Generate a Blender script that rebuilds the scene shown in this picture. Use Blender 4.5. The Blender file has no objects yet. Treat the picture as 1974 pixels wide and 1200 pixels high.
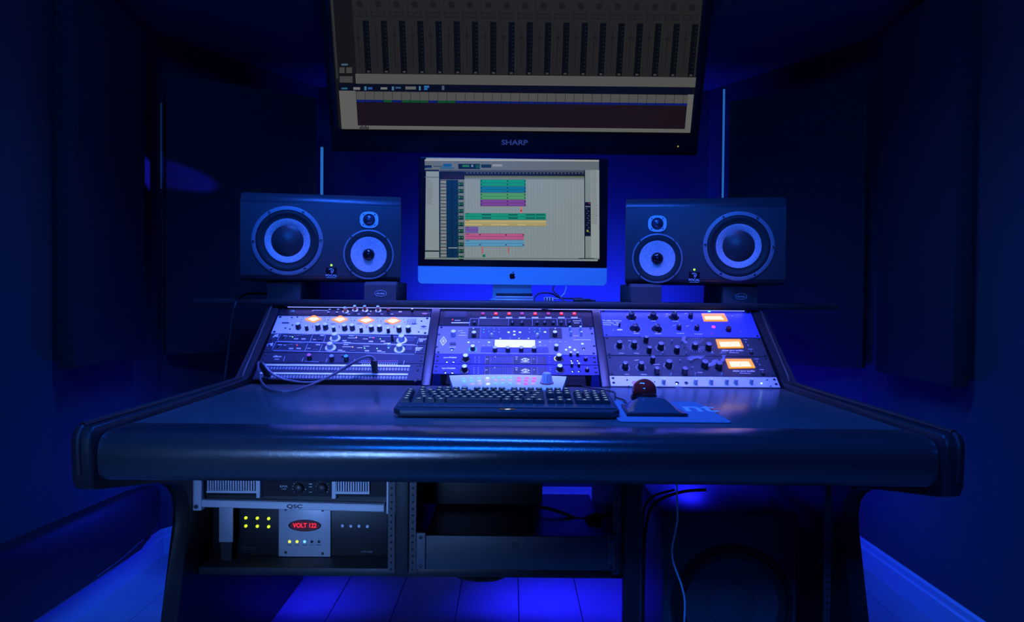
import bpy, bmesh, math, random
from mathutils import Vector, Matrix
random.seed(7)
S = bpy.context.scene
COL = S.collection
R = math.radians

# ------------------------------------------------------------------ camera
F = 1478.0
CAMZ = 1.023
cd = bpy.data.cameras.new('camera'); cam = bpy.data.objects.new('camera', cd); COL.objects.link(cam)
cd.sensor_width = 36; cd.lens = 36 * F / 1974; cd.clip_start = .02
cam.location = (0, 0, CAMZ)
cam.rotation_euler = (math.pi / 2 - math.atan(25 / F), R(-0.5), 0)
S.camera = cam
CM = cam.rotation_euler.to_matrix()
CP = Vector((0, 0, CAMZ))
# ------------------------------------------------------------------ view, world, lights
S.view_settings.view_transform = 'Standard'; S.view_settings.look = 'None'
S.view_settings.exposure = 0; S.view_settings.gamma = 1; S.view_settings.use_curve_mapping = False
w = bpy.data.worlds.new('world'); S.world = w; w.use_nodes = True
w.node_tree.nodes['Background'].inputs[0].default_value = (.0036, .0038, .0046, 1)
w.node_tree.nodes['Background'].inputs[1].default_value = 1.0

def area(name, loc, target, sx, sy, power, col, spread=180):
    l = bpy.data.lights.new(name, 'AREA'); l.shape = 'RECTANGLE'; l.size = sx; l.size_y = sy
    l.energy = power; l.color = col; l.spread = R(spread)
    o = bpy.data.objects.new(name, l); COL.objects.link(o); o.location = loc
    o.rotation_euler = (Vector(target) - Vector(loc)).to_track_quat('-Z', 'Y').to_euler()
    return o
TEAL = (.004, .14, 1.0); BLUE = (.010, .010, 1.0); RACKC = (.22, .18, 1.0)
# blue ceiling lamp behind the listening position, and an added weak fill aimed under the desk
area('ceiling_lamp_light', (-.25, -.85, 2.42), (-.1, 1.8, .6), .9, .4, 30.0, TEAL, 130)
area('amp_fill_light', (-.75, -1.5, .95), (-.42, 1.8, .56), .4, .3, .62, (.17, .38, 1.0), 16)
# wide teal downlight over the racks, plus an added narrow violet fill
area('rack_downlight', (-.22, 1.76, 2.50), (-.02, 2.05, .8), 1.1, .10, 25, (.017, .12, 1), 105)
area('rack_violet_fill', (.02, 1.80, 2.50), (.02, 2.29, .86), 1.35, .06, 7.0, (.16, .14, 1), 24)
# light tubes: under the bridge shelf, behind the bridge, under and beside the desk
area('rack_strip_light', (.0135, 2.446, .987), (.0135, 2.28, .80), 1.45, .008, .28, RACKC)
area('bridge_back_light', (.16, 3.42, .90), (.16, 3.74, 1.04), 1.25, .04, 30, (.008, .020, 1), 150)
for x_, y_, p_, sp_, sy_ in ((-.72, 2.46, 1.2, 50, .30), (.09, 2.52, 1.4, 55, .30), (.56, 2.48, 4.0, 150, .06)):
    area('desk_underside_light', (x_, y_, .66), (x_ + .02, y_ + .03, .1), .07, sy_, p_, BLUE, sp_)
area('desk_back_light', (.30, 2.85, .55), (.34, 3.74, .62), .9, .05, 5, BLUE, 120)
area('desk_corner_light', (.86, 2.84, .50), (1.16, 3.36, .55), .06, .3, 3.5, BLUE, 150)
for s_ in (-1, 1): area('desk_side_light', (s_ * .93, 2.80, .42), (s_ * 1.375, 2.55, .25), .05, .05, 2.2, (.006, .022, 1), 170)
sp = bpy.data.lights.new('wall_reflection_fill', 'SPOT'); sp.energy = 130; sp.color = (.02, .02, 1); sp.spot_size = R(15); sp.spot_blend = .5; sp.shadow_soft_size = .01  # added spot imitating a blurred blue reflection on the left panel
so = bpy.data.objects.new('wall_reflection_fill', sp); COL.objects.link(so)

# ------------------------------------------------------------------ pixel helpers
def ray(px, py):
    return CM @ Vector(((px - 987) / F, -(py - 600) / F, -1.0))
def at(px, py, Y):
    d = ray(px, py); return CP + d * (Y / d.y)
def atz(px, py, z):
    d = ray(px, py); return CP + d * ((z - CAMZ) / d.z)
class Fr:
    """a plane in the room: origin, right, up, normal"""
    def __init__(s, o, u, v):
        s.o = Vector(o); s.u = Vector(u).normalized(); s.v = Vector(v).normalized(); s.n = s.u.cross(s.v)
    def loc(s, px, py, h=0):
        d = ray(px, py); o = s.o + s.n * h
        p = CP + d * ((o - CP).dot(s.n) / d.dot(s.n)) - s.o
        return Vector((p.dot(s.u), p.dot(s.v), h))
    def M(s):
        m = Matrix((s.u, s.v, s.n)).transposed().to_4x4(); m.translation = s.o; return m
def zm(x0, y0, k):
    return lambda x, y: (x0 + x / k, y0 + y / k)
ZL = zm(480, 570, 5.195); ZC = zm(820, 570, 5.483); ZR = zm(1140, 570, 4.935)
ZI = zm(790, 290, 4.0); ZT = zm(600, 0, 2.4675); ZQ = zm(280, 900, 3.6556)

# ------------------------------------------------------------------ materials
MATS = {}
def mat(name, col, rough=.5, metal=0, bump=0, bscale=200, var=0, vscale=12, spec=.5, coat=0):
    if name in MATS: return MATS[name]
    m = bpy.data.materials.new(name); m.use_nodes = True; nt = m.node_tree; b = nt.nodes['Principled BSDF']
    b.inputs['Base Color'].default_value = (*col, 1); b.inputs['Roughness'].default_value = rough
    b.inputs['Metallic'].default_value = metal; b.inputs['Specular IOR Level'].default_value = spec
    b.inputs['Coat Weight'].default_value = coat
    tc = nt.nodes.new('ShaderNodeTexCoord')
    if var:
        n = nt.nodes.new('ShaderNodeTexNoise'); n.inputs['Scale'].default_value = vscale; n.inputs['Detail'].default_value = 4
        nt.links.new(tc.outputs['Object'], n.inputs['Vector'])
        mx = nt.nodes.new('ShaderNodeMix'); mx.data_type = 'RGBA'
        mx.inputs['A'].default_value = (*[c * (1 - var) for c in col], 1); mx.inputs['B'].default_value = (*[min(1, c * (1 + var)) for c in col], 1)
        nt.links.new(n.outputs['Fac'], mx.inputs['Factor']); nt.links.new(mx.outputs['Result'], b.inputs['Base Color'])
    if bump:
        n = nt.nodes.new('ShaderNodeTexNoise'); n.inputs['Scale'].default_value = bscale; n.inputs['Detail'].default_value = 3
        nt.links.new(tc.outputs['Object'], n.inputs['Vector'])
        bp = nt.nodes.new('ShaderNodeBump'); bp.inputs['Strength'].default_value = bump; bp.inputs['Distance'].default_value = .002
        nt.links.new(n.outputs['Fac'], bp.inputs['Height']); nt.links.new(bp.outputs['Normal'], b.inputs['Normal'])
    MATS[name] = m; return m
def emat(name, col, st=1.0, base=(.02, .02, .02)):
    if name in MATS: return MATS[name]
    m = mat(name, base, .4); b = m.node_tree.nodes['Principled BSDF']
    b.inputs['Emission Color'].default_value = (*col, 1); b.inputs['Emission Strength'].default_value = st
    return m
def attr_mat(name, emit):
    if name in MATS: return MATS[name]
    m = mat(name, (.0, .0, .0), .35); nt = m.node_tree; b = nt.nodes['Principled BSDF']
    a = nt.nodes.new('ShaderNodeVertexColor'); a.layer_name = 'print'
    nt.links.new(a.outputs['Color'], b.inputs['Emission Color' if emit else 'Base Color'])
    b.inputs['Emission Strength'].default_value = emit
    if emit: b.inputs['Specular IOR Level'].default_value = .2
    return m
def srgb(r, g, b):
    return tuple((c / 255 / 12.92) if c < 10 else ((c / 255 + .055) / 1.055) ** 2.4 for c in (r, g, b))

leather = mat('black_leather', (.035, .035, .037), .21, 0, .10, 260, spec=1.0)
lamin = mat('black_laminate', (.10, .10, .10), .24, 0, .05, 60, .15, 30)
edge = mat('black_edge_trim', (.02, .022, .024), .42, spec=.3)
woodblk = mat('dark_stained_wood', (.032, .032, .032), .45, 0, .25, 40, .4, 20)
blackm = mat('black_metal', (.03, .03, .032), .4, .2)
blackg = mat('black_gloss', (.012, .012, .014), .12)
blackp = mat('black_plastic', (.025, .025, .027), .42)
greyp = mat('dark_grey_plastic', (.07, .07, .075), .45, 0, .1, 300)
steel = mat('steel_rail', (.08, .08, .085), .5, .3)
silver = mat('silver_metal', (.68, .68, .70), .32, .35)
white = mat('white_paint', (.75, .75, .75), .5)
alu = mat('brushed_aluminium', (.72, .72, .74), .4, 0)
cream = mat('pale_plastic', (.72, .70, .70), .45)
copper = mat('copper', (.55, .23, .13), .3, .6)
rubber = mat('black_rubber', (.02, .02, .02), .55)
fabric = mat('dark_fabric', (.028, .028, .03), .95, 0, .6, 400, .3, 60)
wallm = mat('dark_wall_paint', (.06, .06, .065), .85, 0, .08, 80)
ceilm = mat('ceiling_paint', (.10, .10, .11), .9, 0, .08, 80)
basem = mat('white_baseboard_paint', (.62, .62, .62), .4)
hole = mat('hole_black', (.004, .004, .004), .8)
chrome = mat('chrome', (.75, .75, .75), .15, 1)

# ------------------------------------------------------------------ mesh helpers
class MB:
    def __init__(s): s.bm = bmesh.new(); s.mi = 0
    def _f(s, fs):
        for f in fs: f.material_index = s.mi
    def box(s, x0, x1, y0, y1, z0, z1, bev=0, seg=2):
        v = [s.bm.verts.new((x, y, z)) for x in (x0, x1) for y in (y0, y1) for z in (z0, z1)]
        fs = [s.bm.faces.new([v[i] for i in q]) for q in ((0,1,3,2),(4,6,7,5),(0,4,5,1),(2,3,7,6),(0,2,6,4),(1,5,7,3))]
        s._f(fs)
        if bev:
            es = list({e for f in fs for e in f.edges})
            r = bmesh.ops.bevel(s.bm, geom=es, offset=bev, segments=seg, profile=.5, affect='EDGES'); s._f(r['faces'])
        return s
    def lathe(s, prof, seg=20, c=(0, 0, 0), axis='z', cap=True):
        rings = []
        for (r, h) in prof:
            ring = []
            for i in range(seg):
                a = 2 * math.pi * i / seg; x, y = r * math.cos(a), r * math.sin(a)
                p = (x, y, h) if axis == 'z' else ((x, h, y) if axis == 'y' else (h, x, y))
                ring.append(s.bm.verts.new((p[0] + c[0], p[1] + c[1], p[2] + c[2])))
            rings.append(ring)
        fs = []
        for a, b in zip(rings, rings[1:]):
            for i in range(seg):
                j = (i + 1) % seg; fs.append(s.bm.faces.new((a[i], a[j], b[j], b[i])))
        if cap:
            fs.append(s.bm.faces.new(rings[0][::-1])); fs.append(s.bm.faces.new(rings[-1]))
        s._f(fs); return s
    def prism(s, pts, h0, h1, axis='z', bev=0, seg=2):
        def P(a, b, h): return (a, b, h) if axis == 'z' else ((h, a, b) if axis == 'x' else (a, h, b))
        lo = [s.bm.verts.new(P(a, b, h0)) for a, b in pts]; hi = [s.bm.verts.new(P(a, b, h1)) for a, b in pts]
        f0 = s.bm.faces.new(lo[::-1]); f1 = s.bm.faces.new(hi); fs = [f0, f1]
        n = len(pts)
        for i in range(n):
            j = (i + 1) % n; fs.append(s.bm.faces.new((lo[i], lo[j], hi[j], hi[i])))
        s._f(fs)
        if bev:
            r = bmesh.ops.bevel(s.bm, geom=list(f0.edges) + list(f1.edges), offset=bev, segments=seg, profile=.5, affect='EDGES'); s._f(r['faces'])
        return s
    def quad(s, pts):
        f = s.bm.faces.new([s.bm.verts.new(p) for p in pts]); s._f([f]); return s
    def ball(s, c, r, sc=(1, 1, 1), seg=24):
        ret = bmesh.ops.create_uvsphere(s.bm, u_segments=seg, v_segments=seg // 2, radius=r)
        for v in ret['verts']: v.co = Vector((v.co.x * sc[0], v.co.y * sc[1], v.co.z * sc[2])) + Vector(c)
        s._f({f for v in ret['verts'] for f in v.link_faces}); return s
    def tube(s, pts, r, seg=8, smooth=6):
        P = spline([Vector(p) for p in pts], smooth)
        prev = None; up = Vector((0, 0, 1)); rings = []
        for i, p in enumerate(P):
            t = (P[min(i + 1, len(P) - 1)] - P[max(i - 1, 0)]).normalized()
            if prev is None:
                a = t.cross(up)
                if a.length < .1: a = t.cross(Vector((1, 0, 0)))
            else: a = prev - t * prev.dot(t)
            a.normalize(); prev = a; b = t.cross(a)
            rings.append([s.bm.verts.new(p + (a * math.cos(k * 2 * math.pi / seg) + b * math.sin(k * 2 * math.pi / seg)) * r) for k in range(seg)])
        fs = []
        for A, B in zip(rings, rings[1:]):
            for k in range(seg): fs.append(s.bm.faces.new((A[k], A[(k + 1) % seg], B[(k + 1) % seg], B[k])))
        fs += [s.bm.faces.new(rings[0][::-1]), s.bm.faces.new(rings[-1])]
        s._f(fs); return s
    def mesh(s, name, smooth=40):
        bmesh.ops.recalc_face_normals(s.bm, faces=s.bm.faces[:])
        me = bpy.data.meshes.new(name); s.bm.to_mesh(me); s.bm.free()
        if smooth:
            for p in me.polygons: p.use_smooth = True
            me.set_sharp_from_angle(angle=R(smooth))
        return me
    def build(s, name, m, parent=None, loc=None, smooth=40, rot=None):
        return link(name, s.mesh(name, smooth), m, parent, loc, rot)
def spline(P, n):
    if n <= 1 or len(P) < 3: return P
    out = []
    for i in range(len(P) - 1):
        p0, p1, p2, p3 = P[max(i - 1, 0)], P[i], P[i + 1], P[min(i + 2, len(P) - 1)]
        for k in range(n):
            t = k / n
            out.append(.5 * ((2 * p1) + (p2 - p0) * t + (2 * p0 - 5 * p1 + 4 * p2 - p3) * t * t + (3 * p1 - p0 - 3 * p2 + p3) * t ** 3))
    out.append(P[-1]); return out
def link(name, me, m=None, parent=None, loc=None, rot=None):
    if m is not None and len(me.materials) == 0:
        for x in (m if isinstance(m, (list, tuple)) else [m]): me.materials.append(x)
    o = bpy.data.objects.new(name, me); COL.objects.link(o)
    if parent: o.parent = parent
    if loc is not None: o.location = loc
    if rot is not None: o.rotation_euler = rot
    return o
def tag(o, label, cat, group=None):
    o['label'] = label; o['category'] = cat
    if group: o['group'] = group
    return o
def thing(name, label, cat, M=None, group=None):
    o = bpy.data.objects.new(name, None); COL.objects.link(o); o.empty_display_size = .05
    if M is not None: o.matrix_world = M if isinstance(M, Matrix) else Matrix.Translation(Vector(M))
    return tag(o, label, cat, group)
def struct(o): o['kind'] = 'structure'; return o
def offset_origin(o):
    return o
CACHE = {}
def cached(key, fn):
    if key not in CACHE: CACHE[key] = fn()
    return CACHE[key]
def text_mesh(s, size, bold=0, sx=1.0):
    def mk():
        c = bpy.data.curves.new('lettering', 'FONT'); c.body = s; c.size = size; c.align_x = 'CENTER'; c.align_y = 'CENTER'
        c.extrude = .0001; c.offset = bold; c.resolution_u = 3
        o = bpy.data.objects.new('lettering', c); COL.objects.link(o)
        dg = bpy.context.evaluated_depsgraph_get(); me = bpy.data.meshes.new_from_object(o.evaluated_get(dg))
        bpy.data.objects.remove(o); bpy.data.curves.remove(c)
        if sx != 1:
            for v in me.vertices: v.co.x *= sx
        return me
    return cached(('t', s, size, bold, sx), mk)
def text(s, size, m, parent, loc, rot=None, bold=0, sx=1.0, name='lettering'):
    me = text_mesh(s, size, bold, sx).copy(); me.materials.clear()
    return link(name, me, m, parent, loc, rot)
def prints(name, polys, m, parent, h=0):
    """flat print: coloured polygons lying in the local xy plane, each a hair above the last"""
    me = bpy.data.meshes.new(name); V = []; Fc = []; C = []
    for k, (pts, col) in enumerate(polys):
        b = len(V); V += [(p[0], p[1], h + .00003 * k) for p in pts]; Fc.append(list(range(b, b + len(pts)))); C += [(*col, 1)] * len(pts)
    me.from_pydata(V, [], Fc); at_ = me.color_attributes.new('print', 'FLOAT_COLOR', 'CORNER')
    for i, c in enumerate(C): at_.data[i].color = c
    o = link(name, me, m, parent)
    if not name == 'screen': o['kind'] = 'stuff'
    return o

# ------------------------------------------------------------------ room
XC = .0135
PLK = mat('wood_floor_plank', (.42, .40, .38), .28, 0, .25, 30, .25, 5)
fl = struct(link('floor', MB().box(-2.0, 2.0, -1.6, 4.2, -.06, -.012).mesh('floor'), hole))
for i in range(20):
    x0 = -2.0 + i * .2036 - .005
    for (y0, y1) in ((-1.6, .6), (.602, 2.95), (2.952, 4.2)):
        key = ('plank', round(y1 - y0, 2))
        me = cached(key, lambda: MB().box(-.1008, .1008, 0, y1 - y0, -.012, 0, .0015, 1).mesh('plank'))
        link('plank', me, PLK, fl, (x0 + .1018, y0, 0))
def wall(name, pts, z0, z1, m=wallm):
    a, b = Vector((*pts[0], 0)), Vector((*pts[1], 0)); t = (b - a).normalized(); nrm = Vector((t.y, -t.x, 0)) * .08
    if nrm.dot(Vector((0, 2, 0)) - (a + b) / 2) > 0: nrm = -nrm
    q = [a, b, b + nrm, a + nrm]
    return struct(MB().prism([(p.x, p.y) for p in q], z0, z1).build(name, m))
SW, SY, FX, FY = 1.375, 3.0, .95, 3.74
wall('wall_front', ((-FX, FY), (FX, FY)), 0, 2.55)
wall('wall_left', ((-SW, -1.6), (-SW, SY)), 0, 2.55)
wall('wall_right', ((SW, -1.6), (SW, SY)), 0, 2.55)
wall('wall_front_left', ((-SW, SY), (-FX, FY)), 0, 2.55)
wall('wall_front_right', ((SW, SY), (FX, FY)), 0, 2.55)
ce = struct(MB().box(-1.5, 1.5, -1.6, 3.9, 2.55, 2.62).build('ceiling', ceilm))
for s in (-1, 1):
    pts = [(s * .735, 2.1), (s * SW, 2.1), (s * SW, SY), (s * FX, FY), (s * .735, FY)]
    MB().prism(pts if s > 0 else pts[::-1], 2.04, 2.55).build('soffit', ceilm, ce)
def baseboard(name, a, b, side):
    t = (Vector(b) - Vector(a)); L = t.length; t.normalize(); ang = math.atan2(t.y, t.x)
    prof = [(0, 0), (.016, 0), (.016, .070), (.010, .076), (.010, .095), (.004, .101), (0, .101)]
    if side < 0: prof = [(-p, q) for p, q in prof]
    return struct(MB().prism(prof, 0, L, 'x').build(name, basem, None, (*a, 0), rot=(0, 0, ang)))
baseboard('baseboard_left', (-SW, -1.6), (-SW, SY), -1)
baseboard('baseboard_right', (SW, -1.6), (SW, SY), 1)
baseboard('baseboard_front_left', (-SW, SY), (-FX, FY), -1)
baseboard('baseboard_front_right', (SW, SY), (FX, FY), 1)
baseboard('baseboard_front', (-FX, FY), (FX, FY), -1)

# acoustic panels on the walls
def panel(a, b, z0, z1, label, th=.055):
    a = Vector((*a, 0)); b = Vector((*b, 0)); t = (b - a); L = t.length; ang = math.atan2(t.y, t.x)
    o = thing('acoustic_panel', label, 'wall panel', Matrix.Translation((*((a + b) / 2).xy, z0)) @ Matrix.Rotation(ang, 4, 'Z'), 'fabric acoustic wall panels')
    MB().box(-L / 2, L / 2, 0, th, 0, z1 - z0, .008).build('fabric_cover', fabric, o)
    MB().box(-L / 2 + .02, L / 2 - .02, th, th + .012, .02, z1 - z0 - .02).build('backing_frame', woodblk, o)
    for sx in (-1, 1): MB().box(-.02, .02, 0, .02, -.06, 0).build('hanging_bracket', blackm, o, (sx * L * .3, th + .006, z1 - z0 - .08))
    return o
pn1 = panel((-1.30, 2.28), (-1.30, 2.72), .80, 1.98, 'dark fabric acoustic panel on left wall farthest from the screens')
pn2 = panel((-1.31, 2.90), (-.825, 3.24), .795, 1.86, 'dark fabric acoustic panel behind the loudspeaker left of the computer')
pn3 = panel((.905, 3.24), (1.33, 2.90), .765, 1.86, 'dark fabric acoustic panel behind the loudspeaker right of the computer')
pn4 = panel((1.30, 2.74), (1.30, 2.26), .77, 1.98, 'dark fabric acoustic panel on right wall farthest from the screens')
# thin glowing bars added at the panel edges to imitate blue-lit slits
def add_lit_edge(p0, p1, Y, wd, st, pn):
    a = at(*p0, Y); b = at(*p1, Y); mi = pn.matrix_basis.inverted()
    k = MB().box(-wd / 2 - .002, wd / 2 + .002, .004, .014, -.01, a.z - b.z + .01).build('lit_edge', blackm, pn); k.matrix_local = mi @ Matrix.Translation((a.x, a.y, b.z))
    MB().box(-wd / 2, wd / 2, -.002, .004, 0, a.z - b.z).build('glow_face', emat('lit_edge_glow_%s' % st, (.02, .17, .65), st), k)
add_lit_edge((620.5, 284), (618, 470), 3.24, .0105, .75, pn2)
add_lit_edge((1396, 172), (1394, 470), 3.24, .007, .7, pn3)
add_lit_edge((310.5, 198), (308.5, 364), 2.85, .003, .10, pn2)
add_lit_edge((1731, 165), (1728, 330), 2.83, .004, .14, pn3)
so.location = (-.15, 2.75, 1.62)
so.rotation_euler = ((at(303, 341, 2.92) - Vector(so.location)).to_track_quat('-Z', 'Y').to_matrix() @ Matrix.Rotation(R(-24), 3, 'Z')).to_euler()
so.scale = (1, .34, 1)

# ------------------------------------------------------------------ desk
DZ = .772
desk = thing('studio_desk', 'large black studio desk with padded front edge and three sloped rack bays', 'desk', (XC, 1.9, 0))
def dpart(mb, name, m, **k): return mb.build(name, m, desk, (-0, -1.9, 0), **k)
dpart(MB().box(-.757, .757, 1.50, 2.176, DZ - .03, DZ, .002), 'desktop', lamin)
arm = [(1.503, .69), (1.503, .7715), (1.47, .7735), (1.43, .7735), (1.405, .771), (1.39, .766), (1.380, .757), (1.3755, .744), (1.374, .73), (1.3765, .705), (1.381, .694), (1.390, .686), (1.405, .683), (1.44, .683)]
dpart(MB().prism(arm, -.757, .757, 'x'), 'armrest', leather, smooth=60)
side = [(1.372, .786), (1.362, .776), (1.358, .76), (1.362, .69), (1.370, .674), (1.385, .668), (1.60, .628), (1.70, .606), (1.745, .59), (1.772, .565), (1.782, .53), (1.778, .49), (1.70, .25), (1.62, .0),
        (2.75, .0), (2.75, .99), (2.475, .99), (2.452, .985), (2.19, .792), (2.16, .787)]
for s in (-1, 1):
    dpart(MB().prism(side, s * .759, s * .797, 'x', .007, 3), 'side_panel', edge)
    # rubber edge bead along the top of the side panel
    dpart(MB().tube([(s * .783, 1.363, .70), (s * .783, 1.3585, .755), (s * .783, 1.365, .776), (s * .783, 1.385, .786), (s * .783, 1.45, .788), (s * .783, 2.16, .7885), (s * .783, 2.20, .80), (s * .783, 2.455, .989)], .006, 8, 4), 'edge_bead', rubber)
# bridge shelf and rack frame
dpart(MB().box(-1.035, 1.03, 2.445, 2.80, .994, 1.013, .005), 'bridge_shelf', woodblk)
RB = Vector((0, 2.467 - 2.18, .986 - .772)).normalized(); RO = Vector((0, 2.18, .772)); RN = Vector((1, 0, 0)).cross(RB)
UU = .04445
for xc_ in (-.2555, .2555):
    px_ = -.266 if xc_ < 0 else .2745
    M_ = Matrix((Vector((1, 0, 0)), RB, RN)).transposed().to_4x4(); M_.translation = Vector((xc_, RO.y - 1.9, RO.z))
    o = MB().box(-.013, .013, -.012, .362, -.02, .012, .004).build('rack_divider', edge, desk); o.matrix_local = M_
    MB().box(-.011, .011, 1.80, 2.42, .375, .745).build('bay_partition', woodblk, desk, (xc_, -1.9, 0))
    MB().box(-.015 if xc_ < 0 else -.021, .015, 1.78, 1.812, .375 if xc_ < 0 else 0, .745, .003).build('bay_post', woodblk, desk, (px_, -1.9, 0))
dpart(MB().box(-.757, -.742, 2.2, 2.5, .5, .77), 'rack_support', blackm)
dpart(MB().box(.742, .757, 2.2, 2.5, .5, .77), 'rack_support', blackm)
dpart(MB().box(-.757, .27, 1.82, 2.45, .354, .374, .003), 'lower_shelf', woodblk)
dpart(MB().box(-.757, .757, 2.60, 2.63, .80, .96), 'back_rail', woodblk)
dpart(MB().box(-.757, .757, 2.19, 2.22, .60, .65), 'cross_rail', woodblk)
def rail(x, z0, z1, y=1.788):
    mb = MB().box(-.008, .008, 0, .003, z0, z1); mb.mi = 1
    n = int((z1 - z0) / .0159)
    for k in range(n): mb.lathe([(.0028, 0), (.0028, .0006)], 8, (0, -.0006, z0 + .008 + k * .0159), 'y')
    mb.build('rack_rail', [steel, hole], desk, (x - XC, y - 1.9, 0))
rail(-.278, .376, .62); rail(-.228, .376, .62); rail(.249, .376, .62); rail(.302, .02, .62); rail(.7455, .02, .62)
tag(MB().lathe([(.0022, -.002), (.0022, 0)], 10, (0, 0, 0), 'y').build('leather_stud', chrome, None, at(304, 909, 1.3735)), 'tiny silver stud on the left of the padded desk front', 'stud')
bpy.data.objects['leather_stud'].parent = desk
bpy.data.objects['leather_stud'].location = at(304, 909, 1.3735) - Vector((XC, 1.9, 0))
for k_ in ('label', 'category'): del bpy.data.objects['leather_stud'][k_]
bpy.data.objects['leather_stud']['label'] = 'tiny silver stud'

# ------------------------------------------------------------------ rack gear builder
BAY = {'L': -.499, 'C': .0135, 'R': .525}
pw = attr_mat('printed_ink', 0)
W8 = (.8, .8, .82)
class Unit:
    def __init__(s, name, label, cat, bay, v0, v1, pm, Z, group=None, wd=.4826, depth=.13, screws=True, frame=None, th=.004):
        s.Z = Z
        s.f = frame or Fr(RO + Vector((BAY[bay], 0, 0)) + RB * (v0 * UU), (1, 0, 0), RB)
        s.h = (v1 - v0) * UU - .0012; s.top = th; s.wd = wd
        s.t = thing(name, label, cat, s.f.M(), group)
        MB().box(-wd / 2, wd / 2, 0, s.h, 0, th, .0008, 1).build('faceplate', pm, s.t)
        MB().box(-wd / 2 + .022, wd / 2 - .022, .0015, s.h - .0015, -depth, 0).build('chassis', blackm, s.t)
        if screws:
            me = cached('screw', lambda: MB().lathe([(.0042, 0), (.0042, .0012), (.003, .0022), (.0012, .0022), (.0012, .001)], 12).mesh('screw'))
            for sx in (-1, 1):
                for y in ((.007, s.h - .007) if s.h > .06 else (s.h * .3, s.h * .75)):
                    link('screw', me, blackm, s.t, (sx * (wd / 2 - .009), y, th))
        s.pr = []
    def L(s, x, y, h=0):
        return s.f.loc(*s.Z(x, y), h=h + s.top)
    def knob(s, x, y, r=.009, h=.016, body=None, cap=None, skirt=None, base=False, name='knob'):
        p = s.L(x, y, 0 if base else h)
        bm_ = body or blackp
        me = cached(('knob', r, h, bm_.name, bool(skirt)), lambda: (MB().lathe(([(r * 1.55, 0), (r * 1.5, .002), (r * 1.0, .0028)] if skirt is True else []) + [(r * 1.05, 0 if skirt is not True else .003), (r * .95, h * .85), (r * .85, h * .97), (r * .7, h)], 18)).mesh('knob', 35))
        k = link(name, me, bm_, s.t, (p.x, p.y, s.top))
        if cap:
            mc = cached(('cap', r, cap.name), lambda: MB().lathe([(r * .86, 0), (r * .86, .0006), (r * .75, .0011)], 16).mesh('knob_cap'))
            link('knob_cap', mc, cap, k, (0, 0, h))
        else:
            mc = cached(('ptr', r, h), lambda: MB().box(-r * .08, r * .08, r * .15, r * .8, 0, .0005).mesh('pointer'))
            link('pointer', mc, white, k, (0, 0, h), (0, 0, random.uniform(-1.2, 1.2)))
        if skirt and skirt is not True:
            ms = cached(('skirt', r, skirt.name), lambda: MB().lathe([(r * 1.75, 0), (r * 1.7, .0015), (r * 1.2, .003)], 22).mesh('skirt'))
            link('skirt', ms, skirt, k, (0, 0, 0))
        return k
    def lamp(s, x, y, m, r=.0022, name='indicator_light'):
        p = s.L(x, y)
        me = cached(('led', r), lambda: MB().lathe([(r, 0), (r, .001), (r * .7, .0022), (r * .2, .0027)], 10).mesh(name))
        me2 = cached(('ledm', r, m.name), lambda: me.copy())
        return link(name, me2, m, s.t, p)
    def button(s, x, y, w_, h_, m, th=.003, name='button'):
        p = s.L(x, y, th)
        me = cached(('btn', w_, h_, th, m.name), lambda: MB().box(-w_ / 2, w_ / 2, -h_ / 2, h_ / 2, 0, th, .0006, 1).mesh(name))
        return link(name, me, m, s.t, (p.x, p.y, s.top))
    def jack(s, x, y, r=.005, ring=None):
        p = s.L(x, y)
        k = link('jack', cached(('jack', r, (ring or chrome).name), lambda: MB().lathe([(r, 0), (r, .0015), (r * .6, .002), (r * .6, .0005)], 14, cap=False).mesh('jack')), ring or chrome, s.t, p)
        link('jack_hole', cached(('jh', r), lambda: MB().lathe([(r * .6, 0), (r * .6, .0006)], 12).mesh('jack_hole')), hole, k)
    def screw(s, x, y):
        link('screw', CACHE['screw'], blackm, s.t, s.L(x, y))
    def rect(s, x0, y0, x1, y1, col):
        s.pr.append(([s.L(*q) for q in ((x0, y1), (x1, y1), (x1, y0), (x0, y0))], col))
    def poly(s, pts, col): s.pr.append(([s.L(*q) for q in pts][::-1], col))
    def line(s, x0, y0, x1, y1, col, wd=3):
        dx, dy = x1 - x0, y1 - y0; l = math.hypot(dx, dy); a, b = -dy / l * wd / 2, dx / l * wd / 2
        s.pr.append(([s.L(x0 + a, y0 + b), s.L(x1 + a, y1 + b), s.L(x1 - a, y1 - b), s.L(x0 - a, y0 - b)], col))
    def slab(s, x0, y0, x1, y1, m, th=.0015, name='panel_inset', n=None):
        a, b = s.L(x0, y1), s.L(x1, y0)
        return MB().box(a.x, b.x, a.y, b.y, s.top, s.top + th, .0004, 1).build(name, m, s.t)
    def text(s, st, x, y, size, m, bold=0, sx=1.0):
        p = s.L(x, y); p.z += .0003
        return text(st, size, m, s.t, p, None, bold, sx)
    def scale(s, x, y, R0, R1, n=11, col=W8, h=0):
        c = s.L(x, y); c0 = Vector((c.x, c.y))
        for i in range(n):
            a = R(-130 + 260 * i / (n - 1)) + math.pi / 2; d = Vector((math.cos(a), math.sin(a))); e = Vector((-d.y, d.x)) * .0003
            s.pr.append(([(*(c0 + d * R0 - e),), (*(c0 + d * R0 + e),), (*(c0 + d * R1 + e),), (*(c0 + d * R1 - e),)], col))
    def done(s, name='markings'):
        if s.pr: prints(name, s.pr, pw, s.t, s.top + .0004)

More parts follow.
